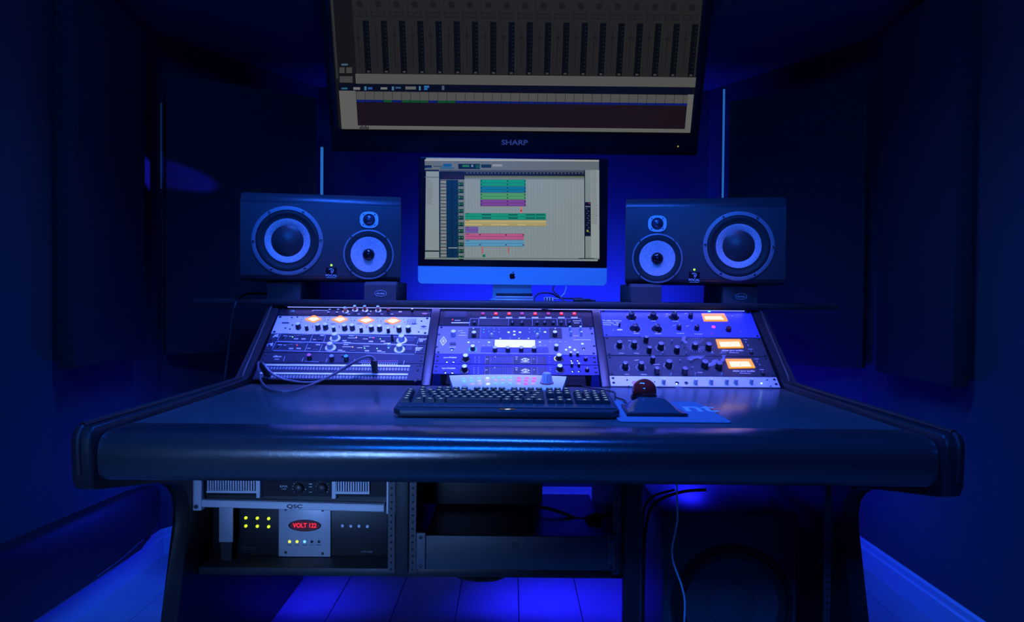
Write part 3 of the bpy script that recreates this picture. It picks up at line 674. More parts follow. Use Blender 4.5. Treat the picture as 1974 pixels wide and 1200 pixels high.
# ------------------------------------------------------------------ loudspeakers
cabm = mat('speaker_cabinet', (.045, .046, .05), .35, 0, .06, 150)
bafm = mat('speaker_baffle', (.055, .057, .062), .5, 0, .1, 300)
ringm = mat('speaker_ring', (.28, .29, .32), .38, .1)
conem = mat('woven_cone', (.75, .75, .8), .45, .1, .8, 900, .5, 220)
platem = mat('tweeter_plate', (.85, .86, .9), .4, .2)
def speaker(px, py, rot, sgn, label, Y=2.455):
    c = at(px, py, Y)
    z0 = 1.0735
    o = thing('loudspeaker', label, 'loudspeaker', Matrix.Translation((c.x, c.y, z0)) @ Matrix.Rotation(R(rot), 4, 'Z'), 'pair of studio loudspeakers')
    W, H, D = .502, .279, .29
    # cabinet: rounded long edges, local y points away from the listener
    prof = [(.020, 0.0), (.004, .008), (0, .016), (0, H - .034), (.004, H - .022), (.020, H - .005), (.034, H), (D, H), (D, 0)]
    MB().prism(prof, -W / 2, W / 2, 'x', .004, 2).build('cabinet', cabm, o)
    bz = c.z - z0
    MB().box(-W / 2 + .002, W / 2 - .002, -.004, .002, .014, H - .036, .0015).build('baffle', bafm, o)
    f = -.004
    def P(dx, dz): return (sgn * dx, f, bz + dz)
    def drv(name, dx, dz, r, parts):
        root = None
        for nm, prof_, m in parts:
            mb = MB().lathe([(a, -b) for a, b in prof_], 48, axis='y', cap=False)
            k = mb.build(nm, m, root or o, P(dx, dz) if root is None else (0, 0, 0), smooth=50)
            if root is None: root = k
        return root
    # woofer
    k = drv('woofer', -.105, .003, .11, (('ring', [(.110, 0), (.110, .003), (.107, .0045), (.098, .0045), (.097, 0), (.097, .001)], ringm),
        ('surround', [(.098, .001), (.092, .0045), (.084, .0025), (.078, .0008), (.070, .0012)], rubber), ('cone', [(.0705, .0012), (.0695, .0030), (.050, .0012), (.0498, .0010)], conem),
        ('dust_cap', [(.0500, .0010), (.044, .004), (.032, .0085), (.016, .0115), (.0005, .0125)], cabm)))
    k.name = 'woofer'
    for i in range(6):
        a = R(60 * i + 2 * sgn); MB().lathe([(.0040, 0), (.0040, -.002), (.0028, -.003), (.0005, -.003)], 10, axis='y').build('bolt', chrome, k, (.1035 * math.cos(a), -.0045, .1035 * math.sin(a)))
    k = drv('midrange', .148, -.036, .08, (('ring', [(.0805, 0), (.0805, .003), (.0785, .004), (.0755, .004), (.075, 0), (.075, .001)], ringm),
        ('surround', [(.076, .001), (.068, .0035), (.061, .0012), (.057, .0012)], rubber), ('cone', [(.0575, .0012), (.0565, .0030), (.035, .0016), (.0185, .0008)], conem),
        ('phase_plug', [(.0195, .0006), (.018, .006), (.012, .0115), (.005, .014), (.0004, .0145)], blackg)))
    k.name = 'midrange_driver'
    for i in range(4):
        a = R(45 + 90 * i); MB().lathe([(.0034, 0), (.0034, -.002), (.0024, -.003), (.0005, -.003)], 10, axis='y').build('bolt', chrome, k, (.078 * math.cos(a), -.004, .078 * math.sin(a)))
    pts = []
    for i in range(32):
        a = 2 * math.pi * i / 32; ca, sa = math.cos(a), math.sin(a); q = 2 / 2.7
        pts.append((.0295 * math.copysign(abs(ca) ** q, ca), .0265 * math.copysign(abs(sa) ** q, sa)))
    mb = MB().prism(pts, 0, -.003, 'y')
    tw = mb.build('tweeter', platem, o, P(.149, .076), smooth=30)
    MB().lathe([(.0195, -.003), (.019, -.0044), (.0165, -.0034), (.0152, -.0034)], 32, axis='y', cap=False).build('horn_ring', blackp, tw)
    MB().lathe([(.0158, -.0032), (.014, -.007), (.009, -.0105), (.004, -.012), (.0004, -.0123)], 28, axis='y').build('dome', mat('tweeter_dome', (.12, .13, .2), .2, .6), tw)
    for i in range(4):
        a = R(45 + 90 * i); MB().lathe([(.0022, 0), (.0022, -.001)], 8, axis='y').build('screw', blackp, tw, (.0255 * math.cos(a), -.003, .0235 * math.sin(a)))
    MB().lathe([(.0034, .001), (.0034, -.001), (.002, -.003)], 12, axis='y').build('power_light', emat('lime_power', (.40, 1, .05), 1.6), o, P(.031, -.072))
    k = MB().box(-.017, .017, -.0008, 0, -.02, .014).build('logo_plate', blackg, o, P(.031, -.094))
    text('FOCAL', .0098, white, k, (0, -.001, -.011), (R(90), 0, 0), .0002, 1.15)
    MB().box(-.0155, .0155, -.0011, -.0008, -.0185, -.0172).build('underline', white, k)
    MB().tube([(-.008, -.0012, .008), (-.001, -.0012, .0105), (.006, -.0012, .008), (.005, -.0012, .001), (.001, -.0012, -.004)], .0011, 6, 4).build('emblem', white, k)
    MB().tube([(-.002, -.0012, .006), (.002, -.0012, .004), (-.001, -.0012, -.001)], .0010, 6, 4).build('emblem', white, k)
    return o
speaker(620, 468, 10, 1, 'black loudspeaker on foam pads left of the computer screen')
speaker(1358, 477, -10, -1, 'black loudspeaker on foam pads right of the computer screen')
foam = mat('dark_foam', (.055, .055, .06), .9, 0, .5, 300)
def pad(px0, px1, label, logo, rot):
    Y = 2.452; a = at(px0, 570, Y); b = at(px1, 570, Y); wd = b.x - a.x
    o = thing('speaker_pad', label, 'foam pad', Matrix.Translation(((a.x + b.x) / 2, Y + .006, 1.0133)) @ Matrix.Rotation(R(rot), 4, 'Z'), 'foam pads under the loudspeakers')
    pf = [(-.005, 0), (.25, 0), (.25, .0595), (.018, .0595), (.010, .046), (-.005, .046)]
    MB().prism([(.0, 0), (.25, 0), (.25, .0595), (.022, .0595), (0, .0485)], -wd / 2, wd / 2, 'x', .002, 2).build('foam_block', foam, o)
    if logo:
        mb = MB(); pts = [(.0185 * math.cos(R(t)), -.0006, .0095 * math.sin(R(t))) for t in range(0, 361, 15)]
        k = MB().tube(pts, .0007, 6, 1).build('logo_oval', white, o, (wd * .02, -.0004, .021))
        text('Auralex', .0085, white, k, (0, -.0006, 0), (R(90), 0, 0), .0001, .95)
pad(513, 578, 'plain foam pad under the outer end of the left loudspeaker', 0, 0)
pad(701, 763, 'foam pad with oval logo under the inner end of the left loudspeaker', 1, 0)
pad(1217, 1276, 'plain foam pad under the inner end of the right loudspeaker', 0, 0)
pad(1395, 1462, 'foam pad with oval logo under the outer end of the right loudspeaker', 1, 0)

# ------------------------------------------------------------------ all-in-one computer
fi = Fr(at(987.5, 549, 2.65), (1, 0, -.006), (0, .01, 1))
im = thing('desktop_computer', 'silver all-in-one computer showing a multitrack session on the bridge shelf', 'computer', fi.M())
BWm, BHm = .652, .438
MB().box(-BWm / 2, BWm / 2, 0, BHm, -.030, -.004, .012, 4).build('back_shell', alu, im)
MB().box(-BWm / 2, BWm / 2, .060, BHm, -.0045, 0, .004, 3).build('bezel', mat('bezel_glass', (.006, .006, .009), .25), im)
pts = [(-BWm / 2 + .014, 0), (BWm / 2 - .014, 0)] + [(BWm / 2 - .014 + .014 * math.sin(R(t)), .014 - .014 * math.cos(R(t))) for t in (30, 60, 90)] + [(BWm / 2, .0605), (-BWm / 2, .0605)] + [(-BWm / 2 + .014 - .014 * math.sin(R(t)), .014 - .014 * math.cos(R(t))) for t in (90, 60, 30)]
MB().prism(pts, -.005, .0002, 'z').build('chin', alu, im)
ap = [(0, .82), (.18, .92), (.38, .95), (.58, .88), (.72, .74), (.60, .62), (.54, .44), (.58, .24), (.72, .08), (.82, .04), (.74, -.2), (.58, -.46), (.42, -.6), (.28, -.62), (.1, -.54), (0, -.53), (-.1, -.54), (-.28, -.63), (-.44, -.58), (-.64, -.3), (-.78, .06), (-.80, .42), (-.68, .72), (-.46, .92), (-.24, .94)]
ap = [(x * .0125, (y - .2) * .0125) for x, y in ap]
lg = MB().prism(ap, 0, .0004, 'z').build('logo', blackg, im, (0, .0290, .0003))
MB().prism([(-.0002, .0105), (.0002, .0135), (.003, .0162), (.0048, .0165), (.0046, .0138), (.0022, .0112)], 0, .0004).build('logo_leaf', blackg, lg)
# screen picture
si = []
G = srgb
def ri(x0, y0, x1, y1, c):
    q = [fi.loc(*ZI(*p)) for p in ((x0, y1), (x1, y1), (x1, y0), (x0, y0))]; si.append((q, G(*c)))
sa, sb = fi.loc(*ZI(118, 842)), fi.loc(*ZI(1462, 72))
si.append(([(sa.x, sa.y), (sb.x, sa.y), (sb.x, sb.y), (sa.x, sb.y)], G(126, 139, 140)))
ri(118, 72, 1462, 84, (150, 155, 150)); ri(118, 84, 1462, 152, (94, 103, 104)); ri(118, 118, 172, 140, (14, 22, 30)); ri(135, 132, 170, 140, (20, 60, 90))
ri(185, 122, 255, 130, (60, 68, 70)); ri(260, 106, 326, 130, (20, 82, 128)); ri(236, 134, 345, 144, (28, 88, 120)); ri(376, 106, 543, 146, (12, 22, 24)); ri(408, 114, 462, 130, (30, 110, 50)); ri(476, 112, 492, 130, (90, 130, 140)); ri(510, 112, 540, 140, (20, 70, 40)); ri(553, 110, 630, 136, (14, 40, 34)); ri(640, 108, 715, 126, (130, 140, 140))
ri(118, 152, 228, 165, (22, 26, 30)); ri(230, 152, 1350, 168, (66, 72, 76)); ri(424, 168, 1350, 198, (20, 24, 26)); ri(424, 198, 1348, 210, (88, 98, 50)); ri(424, 210, 1345, 224, (104, 112, 112))
for i in range(34): ri(440 + i * 27, 172, 450 + i * 27, 180, (80, 88, 88))
ri(228, 165, 424, 228, (18, 16, 22)); ri(120, 208, 228, 214, (88, 98, 100)); ri(265, 190, 415, 222, (28, 20, 30))
ri(236, 230, 290, 832, (112, 122, 120)); ri(284, 230, 376, 832, (10, 42, 68)); ri(376, 230, 424, 832, (100, 112, 110)); ri(228, 165, 238, 832, (10, 22, 34))
for i in range(12):
    y = 232 + i * 51.5
    ri(238, y, 288, y + 6, (60, 40, 50)); ri(240, y + 24, 286, y + 34, (70, 84, 80)); ri(250, y + 12, 280, y + 18, (140, 140, 130)); ri(378, y + 18, 416, y + 48, (10, 24, 20)); ri(382, y + 24, 392, y + 38, (50, 130, 50)); ri(400, y + 24, 410, y + 38, (40, 110, 60)); ri(286, y - 1, 376, y + 1, (6, 26, 44))
ri(326, 232, 332, 832, (6, 28, 46)); ri(300, 752, 370, 758, (150, 160, 160))
for i in range(38):
    x = 430 + i * 24; ri(x, 226, x + 2, 832, (112, 124, 124))
for i in range(22): ri(135, 232 + i * 9, 165 + (i * 7) % 22, 235 + i * 9, (100, 110, 112))
ri(120, 775, 228, 786, (30, 34, 38))
for y0, y1, c in ((228, 280, (20, 140, 110)), (281, 330, (16, 108, 138)), (332, 382, (74, 146, 84)), (384, 434, (116, 62, 136))):
    ri(546, y0, 896, y1, c); d = tuple(int(q * .68) for q in c); ri(546, (y0 + y1) / 2 - 1.5, 896, (y0 + y1) / 2 + 1.5, d); ri(546, y0, 896, y0 + 2, d); ri(546, y1 - 3, 896, y1, d)
    for x in (548, 750, 884): ri(x, y0 + 8, x + 10, y0 + 16, (14, 30, 34)); ri(x, y0 + 34, x + 10, y0 + 42, (14, 30, 34))
ri(852, 440, 868, 484, (196, 110, 92)); ri(854, 462, 866, 474, (150, 30, 20))
for y0, y1, x1, c in ((488, 538, 1052, (24, 140, 106)), (540, 588, 1052, (176, 162, 100)), (593, 640, 530, (108, 82, 150)), (644, 692, 880, (172, 84, 124)), (696, 744, 880, (84, 144, 178))):
    ri(428, y0, x1, y1, c); d = tuple(int(q * .66) for q in c); ri(428, (y0 + y1) / 2 - 1.5, x1, (y0 + y1) / 2 + 1.5, d); ri(428, y0, x1, y0 + 2, d); ri(428, y1 - 3, x1, y1, d); ri(432, y0 + 4, 460, y0 + 9, d)
for a, b in ((558, 632), (762, 834), (894, 966), (972, 1046)):
    for i in range(int((b - a) / 6)):
        hh = 4 + (i * 5) % 5; ri(a + i * 6, 500 - hh, a + i * 6 + 5, 500 + hh, (8, 36, 30)); ri(a + i * 6, 525 - hh, a + i * 6 + 5, 525 + hh, (8, 36, 30))
    ri(a, 576, b, 579, (90, 80, 50))
for x, y in ((536, 655), (736, 655), (868, 655), (536, 732), (736, 732), (868, 732)): ri(x, y - 4, x + 14, y + 4, (60, 40, 60))
ri(556, 748, 566, 800, (176, 84, 84)); ri(757, 748, 766, 796, (176, 84, 84)); ri(562, 806, 584, 826, (24, 110, 60))
ri(1345, 155, 1352, 835, (20, 26, 30)); ri(1352, 155, 1400, 835, (118, 130, 128)); ri(1396, 155, 1460, 835, (136, 146, 144))
for i in range(46): ri(1400, 160 + i * 9, 1432 + (i * 11) % 20, 163 + i * 9, (96, 106, 106))
ri(1346, 402, 1394, 664, (10, 14, 22)); ri(1352, 432, 1390, 440, (100, 110, 120)); ri(1376, 408, 1390, 416, (130, 40, 50))
for i in range(11): ri(1356 + (i * 13) % 22, 450 + i * 18, 1368 + (i * 13) % 22, 456 + i * 18, (66, 78, 90))
ri(1362, 616, 1376, 630, (150, 140, 50)); ri(118, 832, 1460, 842, (96, 110, 104)); ri(1300, 832, 1420, 838, (20, 26, 26))
prints('screen', si, attr_mat('screen_picture', 1.0), im, .0004)
# stand: neck and foot
base_z = 1.0135 - fi.o.z
MB().prism([(-.067, .005), (.067, .005), (.069, base_z + .008), (-.069, base_z + .008)], -.04, -.032, 'z').build('stand_neck', alu, im)
MB().box(-.075, .075, base_z, base_z + .006, -.10, .03, .002).build('stand_foot', alu, im)
c = at(991, 573, 2.55)
dr = thing('external_drive', 'small silver box with black lid in front of the computer stand', 'drive', (c.x, 2.52, 1.0133))
for k in (0, 1): MB().box(-.0625, .0625, 0, .09, .0005 + k * .0085, .0075 + k * .0085, .0015).build('drive_tray', silver, dr)
MB().box(-.060, .060, .006, .085, .0165, .026, .002).build('lid', blackp, dr)
MB().box(-.060, .060, .001, .09, .0, .0172).build('core', blackp, dr)
# cables beside the stand
def cable(name, pts, r, m, label, cat='cable', smooth=8):
    b = Vector(pts[0]); o = MB().tube([Vector(p) - b for p in pts], r, 8, smooth).build(name, m, None, b); return tag(o, label, cat)
A = lambda pts, Y: [at(x, y, Y + (d if len(q) > 2 else 0)) for q in pts for x, y, d in [(*q, 0) if len(q) == 2 else q]]
cable('loop_cable', A([(1068, 552, .1), (1066, 560, .06), (1078, 572), (1092, 585, -.02), (1090, 594, -.04), (1060, 598, -.05), (1038, 592, -.05), (1030, 577, -.04), (1040, 566, -.03), (1062, 566, -.02), (1078, 574, 0), (1100, 576, .01), (1122, 575, .02)], 2.50), .0026, rubber, 'black cable looped in front of the bridge shelf beside the computer stand')
cable('white_cable', A([(1092, 552), (1088, 566), (1076, 576), (1066, 576), (1052, 577)], 2.56), .0024, white, 'thin white cable behind the computer stand')
o = thing('white_plug', 'white plug lying on the bridge shelf beside the computer stand', 'plug', (at(1058, 575, 2.52).x, 2.52, 1.0133))
MB().box(-.016, .016, -.01, .012, 0, .014, .003).build('plug_body', white, o)
for k in range(3): MB().box(-.013 + k * .009, -.009 + k * .009, -.0112, -.01, .001, .013).build('rib', blackp, o)
c = at(1122, 577, 2.50)
o = thing('power_adapter', 'small black cable adapter lying on the shelf right of the computer', 'adapter', (c.x, 2.50, 1.0133))
MB().box(-.028, .030, -.008, .012, 0, .010, .003).build('adapter_body', blackp, o)
MB().tube([(.03, 0, .004), (.045, 0, .004)], .003, 8, 1).build('strain_relief', rubber, o)

# ------------------------------------------------------------------ big television above
tilt = R(21)
ft = Fr(at(992, 251, 2.915), (1, 0, -.004), (0, -math.sin(tilt), math.cos(tilt)))
tv = thing('television', 'large black wall television tilted down showing a dim mixer screen', 'television', ft.M())
TW, TH = 1.331, .75
MB().box(-TW / 2 - .032, TW / 2 + .032, -.088, TH + .032, -.055, -.002, .006, 2).build('housing', blackp, tv)
fr_ = blackg
for (x0, x1, y0, y1) in ((-TW / 2 - .032, TW / 2 + .032, -.088, 0), (-TW / 2 - .032, TW / 2 + .032, TH, TH + .032), (-TW / 2 - .032, -TW / 2, 0, TH), (TW / 2, TW / 2 + .032, 0, TH)):
    MB().box(x0, x1, y0, y1, -.003, .006, .003).build('bezel_rail', mat('tv_bezel', (.01, .01, .012), .3), tv)
st = []
def rt(x0, y0, x1, y1, c):
    q = [ft.loc(*ZT(*p)) for p in ((x0, y1), (x1, y1), (x1, y0), (x0, y0))]; st.append((q, G(*c)))
def rl(x0, y0, x1, y1, c): st.append(([(x0, y0), (x1, y0), (x1, y1), (x0, y1)], G(*c)))
rl(-TW / 2, 0, TW / 2, TH, (20, 20, 23))
yA = ft.loc(*ZT(1000, 357)).y; yB = ft.loc(*ZT(1000, 404)).y; yC = ft.loc(*ZT(1000, 438)).y; yK = ft.loc(*ZT(1000, 480)).y; yK2 = ft.loc(*ZT(1000, 491)).y; yM = ft.loc(*ZT(1000, 602)).y; yN = ft.loc(*ZT(1000, 614)).y
y100 = ft.loc(*ZT(1000, 105)).y; y60 = ft.loc(*ZT(1000, 62)).y; y0_ = ft.loc(*ZT(1000, 2)).y
xa = ft.loc(*ZT(215, 355)).x; xb = ft.loc(*ZT(1826, 360)).x
xl = ft.loc(*ZT(138, 440)).x
rl(xa, yA, xb, TH, (33, 33, 34)); rl(-TW / 2 + .004, yA - .02, -TW / 2 + .012, TH, (44, 44, 46))
n = 19; stp = (xb - xa) / n
for i in range(n):
    x = xa + i * stp
    rl(x, yA, x + .0012, TH, (26, 26, 27))
    rl(x + stp * .12, yA + .004, x + stp * .13, y100, (26, 26, 27)); rl(x + stp * .22, yA + .02, x + stp * .245, y100 - .02, (14, 14, 15)); rl(x + stp * .14, y100 - .055 - (i == 0) * .01, x + stp * .33, y100 - .045 - (i == 0) * .01, (24, 24, 26)); rl(x + stp * .36, yA + .01, x + stp * .38, y100, (28, 28, 29))
    rl(x + stp * .52, yA + .002, x + stp * .86, y100, (9, 10, 14))
    for j in range(14): rl(x + stp * .72, yA + .02 + j * .0135, x + stp * .80, yA + .023 + j * .0135, (14, 34, 38))
    rl(x + stp * .62, yA + .004, x + stp * .78, yA + .010, (58, 58, 60))
    for a in (.02, .42):
        rl(x + stp * a, y100 + .012, x + stp * (a + .36), y60, (22, 22, 23)); rl(x + stp * (a + .03), y100 + .014, x + stp * (a + .33), y60 - .002, (32, 32, 33))
    c = (x + stp * .42, (y60 + y0_) / 2 + .004)
    st.append(([(c[0] + .012 * math.cos(R(t)), c[1] + .012 * math.sin(R(t))) for t in range(0, 360, 30)], G(24, 24, 25)))
    for j in range(6): rl(x + stp * .1, y0_ + .05 + j * .04, x + stp * .85, y0_ + .075 + j * .04, (28, 28, 29))
rl(xa, yB, xb, yA, (78, 78, 76)); rl(xl, yC, xb - .006, yB, (8, 12, 28))
rl(xl, .0, xa + .006, yC, (90, 90, 88)); rl(xa + .006, 0, ft.loc(*ZT(1800, 600)).x, yC, (92, 92, 90))
x0 = ft.loc(*ZT(218, 460)).x; x1 = ft.loc(*ZT(1786, 460)).x; ks = (x1 - x0) / 36.5
rl(x0, yM, x1, yC, (18, 16, 24)); rl(x0, yM, x1 - .004, yK2, (26, 17, 24))
for i in range(37):
    rl(x0 + i * ks + .0014, yK, min(x0 + (i + 1) * ks, x1), yC - .002, (76, 76, 75)); rl(x0 + i * ks, yK2, min(x0 + (i + .94) * ks, x1), yK, (14, 70, 40) if i in (3, 5, 6, 7, 9, 10) else (10, 26, 100))
for i in range(8): rl(x0 + .006 + i * .0045, .001, x0 + .009 + i * .0045, .008 + (i % 3) * .003, (20, 20, 24))
for a in ((140, 320, 165, 347), (173, 320, 200, 347), (142, 362, 203, 392)): rt(*a, (62, 62, 62))
for a, c in (((150, 303, 180, 311), (70, 90, 110)), ((150, 416, 178, 424), (40, 90, 120)), ((206, 414, 238, 426), (110, 110, 110)), ((258, 410, 268, 428), (60, 110, 140)), ((275, 414, 296, 424), (40, 80, 150)), ((335, 414, 366, 424), (110, 110, 110)), ((388, 410, 398, 428), (60, 110, 140)), ((405, 412, 430, 420), (50, 80, 120)), ((452, 410, 502, 424), (90, 90, 90)), ((516, 408, 524, 428), (60, 120, 150)), ((540, 406, 564, 416), (40, 100, 160)), ((540, 418, 556, 426), (40, 100, 160)), ((624, 406, 636, 426), (70, 80, 100))): rt(*a, c)
prints('screen', st, attr_mat('screen_picture', 1.0), tv, .0008)
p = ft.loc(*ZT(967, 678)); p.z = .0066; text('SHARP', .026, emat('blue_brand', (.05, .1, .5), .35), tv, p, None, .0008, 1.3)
p = ft.loc(*ZT(1743, 694)); p.z = .0062; MB().lathe([(.003, 0), (.003, .001)], 10).build('power_light', emat('dim_yellow', (.5, .45, .1), .7), tv, p)
MB().box(-.25, .25, .2, .55, -.11, -.055).build('mount_plate', blackm, tv)
o = tag(MB().box(-.06, .06, 0, .62, -.03, .03).build('wall_arm', blackm, None, (.01, FY - .62, 2.0)), 'dark wall arm holding the television', 'bracket')
o.parent = tv; o.matrix_parent_inverse = tv.matrix_world.inverted() if False else ft.M().inverted(); del o['label']; del o['category']

# ------------------------------------------------------------------ keyboard
kf = Fr(Vector((0, 1.592, .775)), (1, 0, 0), (0, 1, .13))
kx = (at(758, 797, 1.6).x + at(1195, 797, 1.6).x) / 2; kf.o.x = kx
kb = thing('computer_keyboard', 'black backlit gaming keyboard with macro keys on the desk front', 'keyboard', kf.M())
KW = .474
pts = [(-KW / 2 + .016, -.004), (KW / 2 - .016, -.004), (KW / 2, .016), (KW / 2 - .004, .168), (-KW / 2 + .004, .168), (-KW / 2, .016)]
MB().prism(pts, 0, .014, 'z', .003, 2).build('body', mat('keyboard_body', (.05, .05, .055), .4), kb)
MB().prism([(-KW / 2 + .006, .018), (KW / 2 - .006, .018), (KW / 2 - .010, .046), (-KW / 2 + .010, .046)], .014, .0165, 'z', .001, 1).build('wrist_ledge', mat('keyboard_ledge', (.07, .07, .08), .35), kb)
for sx in (-1, 1): MB().box(-.012, .012, .14, .15, -.022, 0, .002).build('foot', rubber, kb, (sx * .17, 0, 0))
k = MB().box(-.016, .016, .0, .011, .0142, .0152).build('logo_plate', blackg, kb, (kx * 0 + .002, .0015, 0))
mb = MB()
for q in ([(-.004, .002), (0, .007), (.003, .009), (.0015, .005), (.005, .003), (.001, .0025), (-.001, .001)], [(-.006, .004), (-.003, .006), (-.002, .0045)], [(.004, .006), (.0065, .007), (.005, .0045)]):
    mb.prism(q, .0152, .0155)
mb.build('logo', whtled, k)
KU = .01885; keyb = mat('key_black', (.03, .03, .033), .45); legend = emat('key_legend', (.55, .85, 1), .75)
def key(x, y, w_=1, h_=1):
    def mk():
        mb = MB(); a, b = w_ * KU / 2 - .0006, h_ * KU / 2 - .0006
        v = [mb.bm.verts.new(p) for p in ((-a, -b, 0), (a, -b, 0), (a, b, 0), (-a, b, 0), (-a + .0022, -b + .0022, .0085), (a - .0022, -b + .0022, .0085), (a - .0022, b - .0014, .0085), (-a + .0022, b - .0014, .0085))]
        for f in ((4, 5, 6, 7), (0, 1, 5, 4), (1, 2, 6, 5), (2, 3, 7, 6), (3, 0, 4, 7)): mb.bm.faces.new([v[i] for i in f])
        if w_ < 6:
            mb.mi = 1; lw = min(a * .5, .0032); mb.quad([(-lw, -.001, .0087), (lw, -.001, .0087), (lw, .0024, .0087), (-lw, .0024, .0087)])
        return mb.mesh('key', 0)
    me = cached(('key', w_, h_), mk)
    link('key', me, [keyb, legend], kb, (x, y, .0155))
X0 = -KW / 2 + .011
def row(y, items, x):
    for it in items:
        if it < 0: x += -it * KU; continue
        key(x + it * KU / 2, y, it); x += it * KU
    return x
ys = [.0555 + i * KU for i in range(6)]
for i in range(5): key(X0 + KU / 2, ys[i] + .002)
XM = X0 + KU * 1.35
row(ys[5] + .003, [1, -1, 1, 1, 1, 1, -.5, 1, 1, 1, 1, -.5, 1, 1, 1, 1, -.25, 1, 1, 1], XM)
row(ys[4], [1] * 13 + [2, -.25, 1, 1, 1, -.25, 1, 1, 1, 1], XM)
row(ys[3], [1.5] + [1] * 12 + [1.5, -.25, 1, 1, 1, -.25, 1, 1, 1, 1], XM)
row(ys[2], [1.75] + [1] * 11 + [2.25, -3.5, 1, 1, 1, 1], XM)
row(ys[1], [2.25] + [1] * 10 + [2.75, -1.25, 1, -1.25, 1, 1, 1, 1], XM)
row(ys[0], [1.25, 1.25, 1.25, 6.25, 1.25, 1.25, 1.25, 1.25, -.25, 1, 1, 1, -.25, 2, 1, 1], XM)

# ------------------------------------------------------------------ desktop controller
yb = 2.135
cf = Fr(Vector((at(979, 740, 2.1).x, 2.005, .783)), (1, 0, 0), (0, .13, .0225))
dc = thing('desktop_controller', 'pale curved desktop controller with coloured buttons behind the keyboard', 'controller', Matrix.Translation((cf.o.x, 2.07, .7725)))
back = [(-.164 + .328 * i / 16, 2.135 + .014 * (1 - ((i - 8) / 8) ** 2)) for i in range(17)]
mb = MB()
fr0 = [(-.142 + .284 * i / 16, 2.005 + .006 * (1 - ((i - 8) / 8) ** 2)) for i in range(17)]
top_f = [mb.bm.verts.new((x, y - 2.07, .0105)) for x, y in fr0]; top_b = [mb.bm.verts.new((x, y - 2.07, .0105 + (y - 2.005) * .173)) for x, y in back]
bot_f = [mb.bm.verts.new((x, y - 2.07, 0)) for x, y in fr0]; bot_b = [mb.bm.verts.new((x * .97, y - 2.075, 0)) for x, y in back]
for i in range(16):
    for a, b in ((top_f, top_b), (top_b, bot_b), (bot_b, bot_f), (bot_f, top_f)): mb.bm.faces.new((a[i], a[i + 1], b[i + 1], b[i]))
for i in (0, 16): mb.bm.faces.new((top_f[i], top_b[i], bot_b[i], bot_f[i]))
mb.build('body', cream, dc)
class CF: pass
def cl(x, y, h=0):
    p = cf.loc(*ZC(x, y), h=h); return p
g_b = {'w': emat('glow_white', (.75, .78, .85), .55, (.6, .6, .6)), 't': emat('glow_teal', (.3, .7, .75), .6, (.3, .5, .5)), 'y': emat('glow_yellow', (.85, .85, .45), .9, (.6, .6, .3)), 'p': emat('glow_pink', (.9, .12, .55), .8, (.6, .1, .3)), 'r': emat('glow_rose', (.8, .55, .75), .55, (.6, .4, .5))}
cfM = cf.M(); dM = Matrix.Translation((cf.o.x, 2.07, .7725)).inverted()
rows_ = (((403, 885, 't'), (483, 880, 't'), (565, 877, 't'), (657, 875, 'y'), (717, 872, 't'), (777, 870, 't'), (837, 870, 't'), (897, 870, 't'), (990, 876, 'p'), (1072, 875, 'p'), (1152, 878, 'p')),
         ((408, 913, 't'), (490, 910, 't'), (568, 907, 'w'), (657, 903, 'r'), (740, 900, 'r'), (818, 900, 'r'), (895, 900, 'r'), (985, 903, 'p'), (1063, 905, 'p'), (1143, 907, 'p')),
         ((497, 940, 'r'), (575, 938, 'r'), (662, 937, 'y'), (740, 933, 't'), (818, 931, 't'), (895, 931, 't'), (985, 934, 'r'), (1063, 937, 'p'), (1137, 938, 'r')))
for r_ in rows_:
    for x, y, c_ in r_:
        me = cached(('cbtn', c_), lambda: MB().lathe([(.0058, 0), (.0056, .0016), (.0045, .0022)], 14).mesh('button'))
        o = link('button', me, g_b[c_], dc); o.matrix_local = dM @ cfM @ Matrix.Translation(cl(x, y, .0005))
p = cl(1283, 925, .0005)
o = MB().lathe([(.0165, .002), (.0160, .006), (.0115, .026), (.0105, .028), (.003, .0285)], 32).build('volume_knob', silver, dc); o.matrix_local = dM @ cfM @ Matrix.Translation(p)
MB().lathe([(.0185, 0), (.0185, .0022), (.016, .0026)], 32).build('knob_base', mat('red_ring', (.5, .10, .08), .4), o)
MB().box(-.0004, .0004, -.0168, -.0110, .005, .026).build('index_mark', blackp, o)
p = cl(415, 953, .0012); o = MB().box(-.007, .007, -.0015, .0015, 0, .0004).build('logo', mat('red_print', (.5, .08, .1), .5), dc); o.matrix_local = dM @ cfM @ Matrix.Translation(p)

# ------------------------------------------------------------------ trackball and pad
mpz = DZ + .0025
def rrect(x0, x1, y0, y1, r):
    q = []
    for cx, cy, a0 in ((x1 - r, y0 + r, -90), (x1 - r, y1 - r, 0), (x0 + r, y1 - r, 90), (x0 + r, y0 + r, 180)):
        q += [(cx + r * math.cos(R(a0 + t)), cy + r * math.sin(R(a0 + t))) for t in (0, 30, 60, 90)]
    return q
mp = thing('mouse_pad', 'dark mouse pad with large white letters under the trackball', 'mouse pad', (.338, 1.70, DZ))
MB().prism(rrect(-.118, .112, -.15, .16, .012), .0003, .003, 'z', .0008, 1).build('pad', mat('pad_cloth', (.26, .26, .34), .8, 0, .3, 500), mp)
p = atz(1358, 789, DZ + .003); text('nt', .155, white, mp, (p.x - .338 - .012, p.y - 1.70 + .008, .0032), (0, 0, R(-4)), .0025, .58)
tb = thing('trackball', 'black trackball mouse with a dark red ball', 'trackball', (at(1266, 800, 1.62).x, 1.62, DZ + .0034))
MB().prism([(-.064, -.006), (.064, -.006), (.056, .135), (-.056, .135)], 0, .007, 'z', .002, 2).build('base', blackp, tb)
mb = MB()
nx, ny = 12, 12; g = []
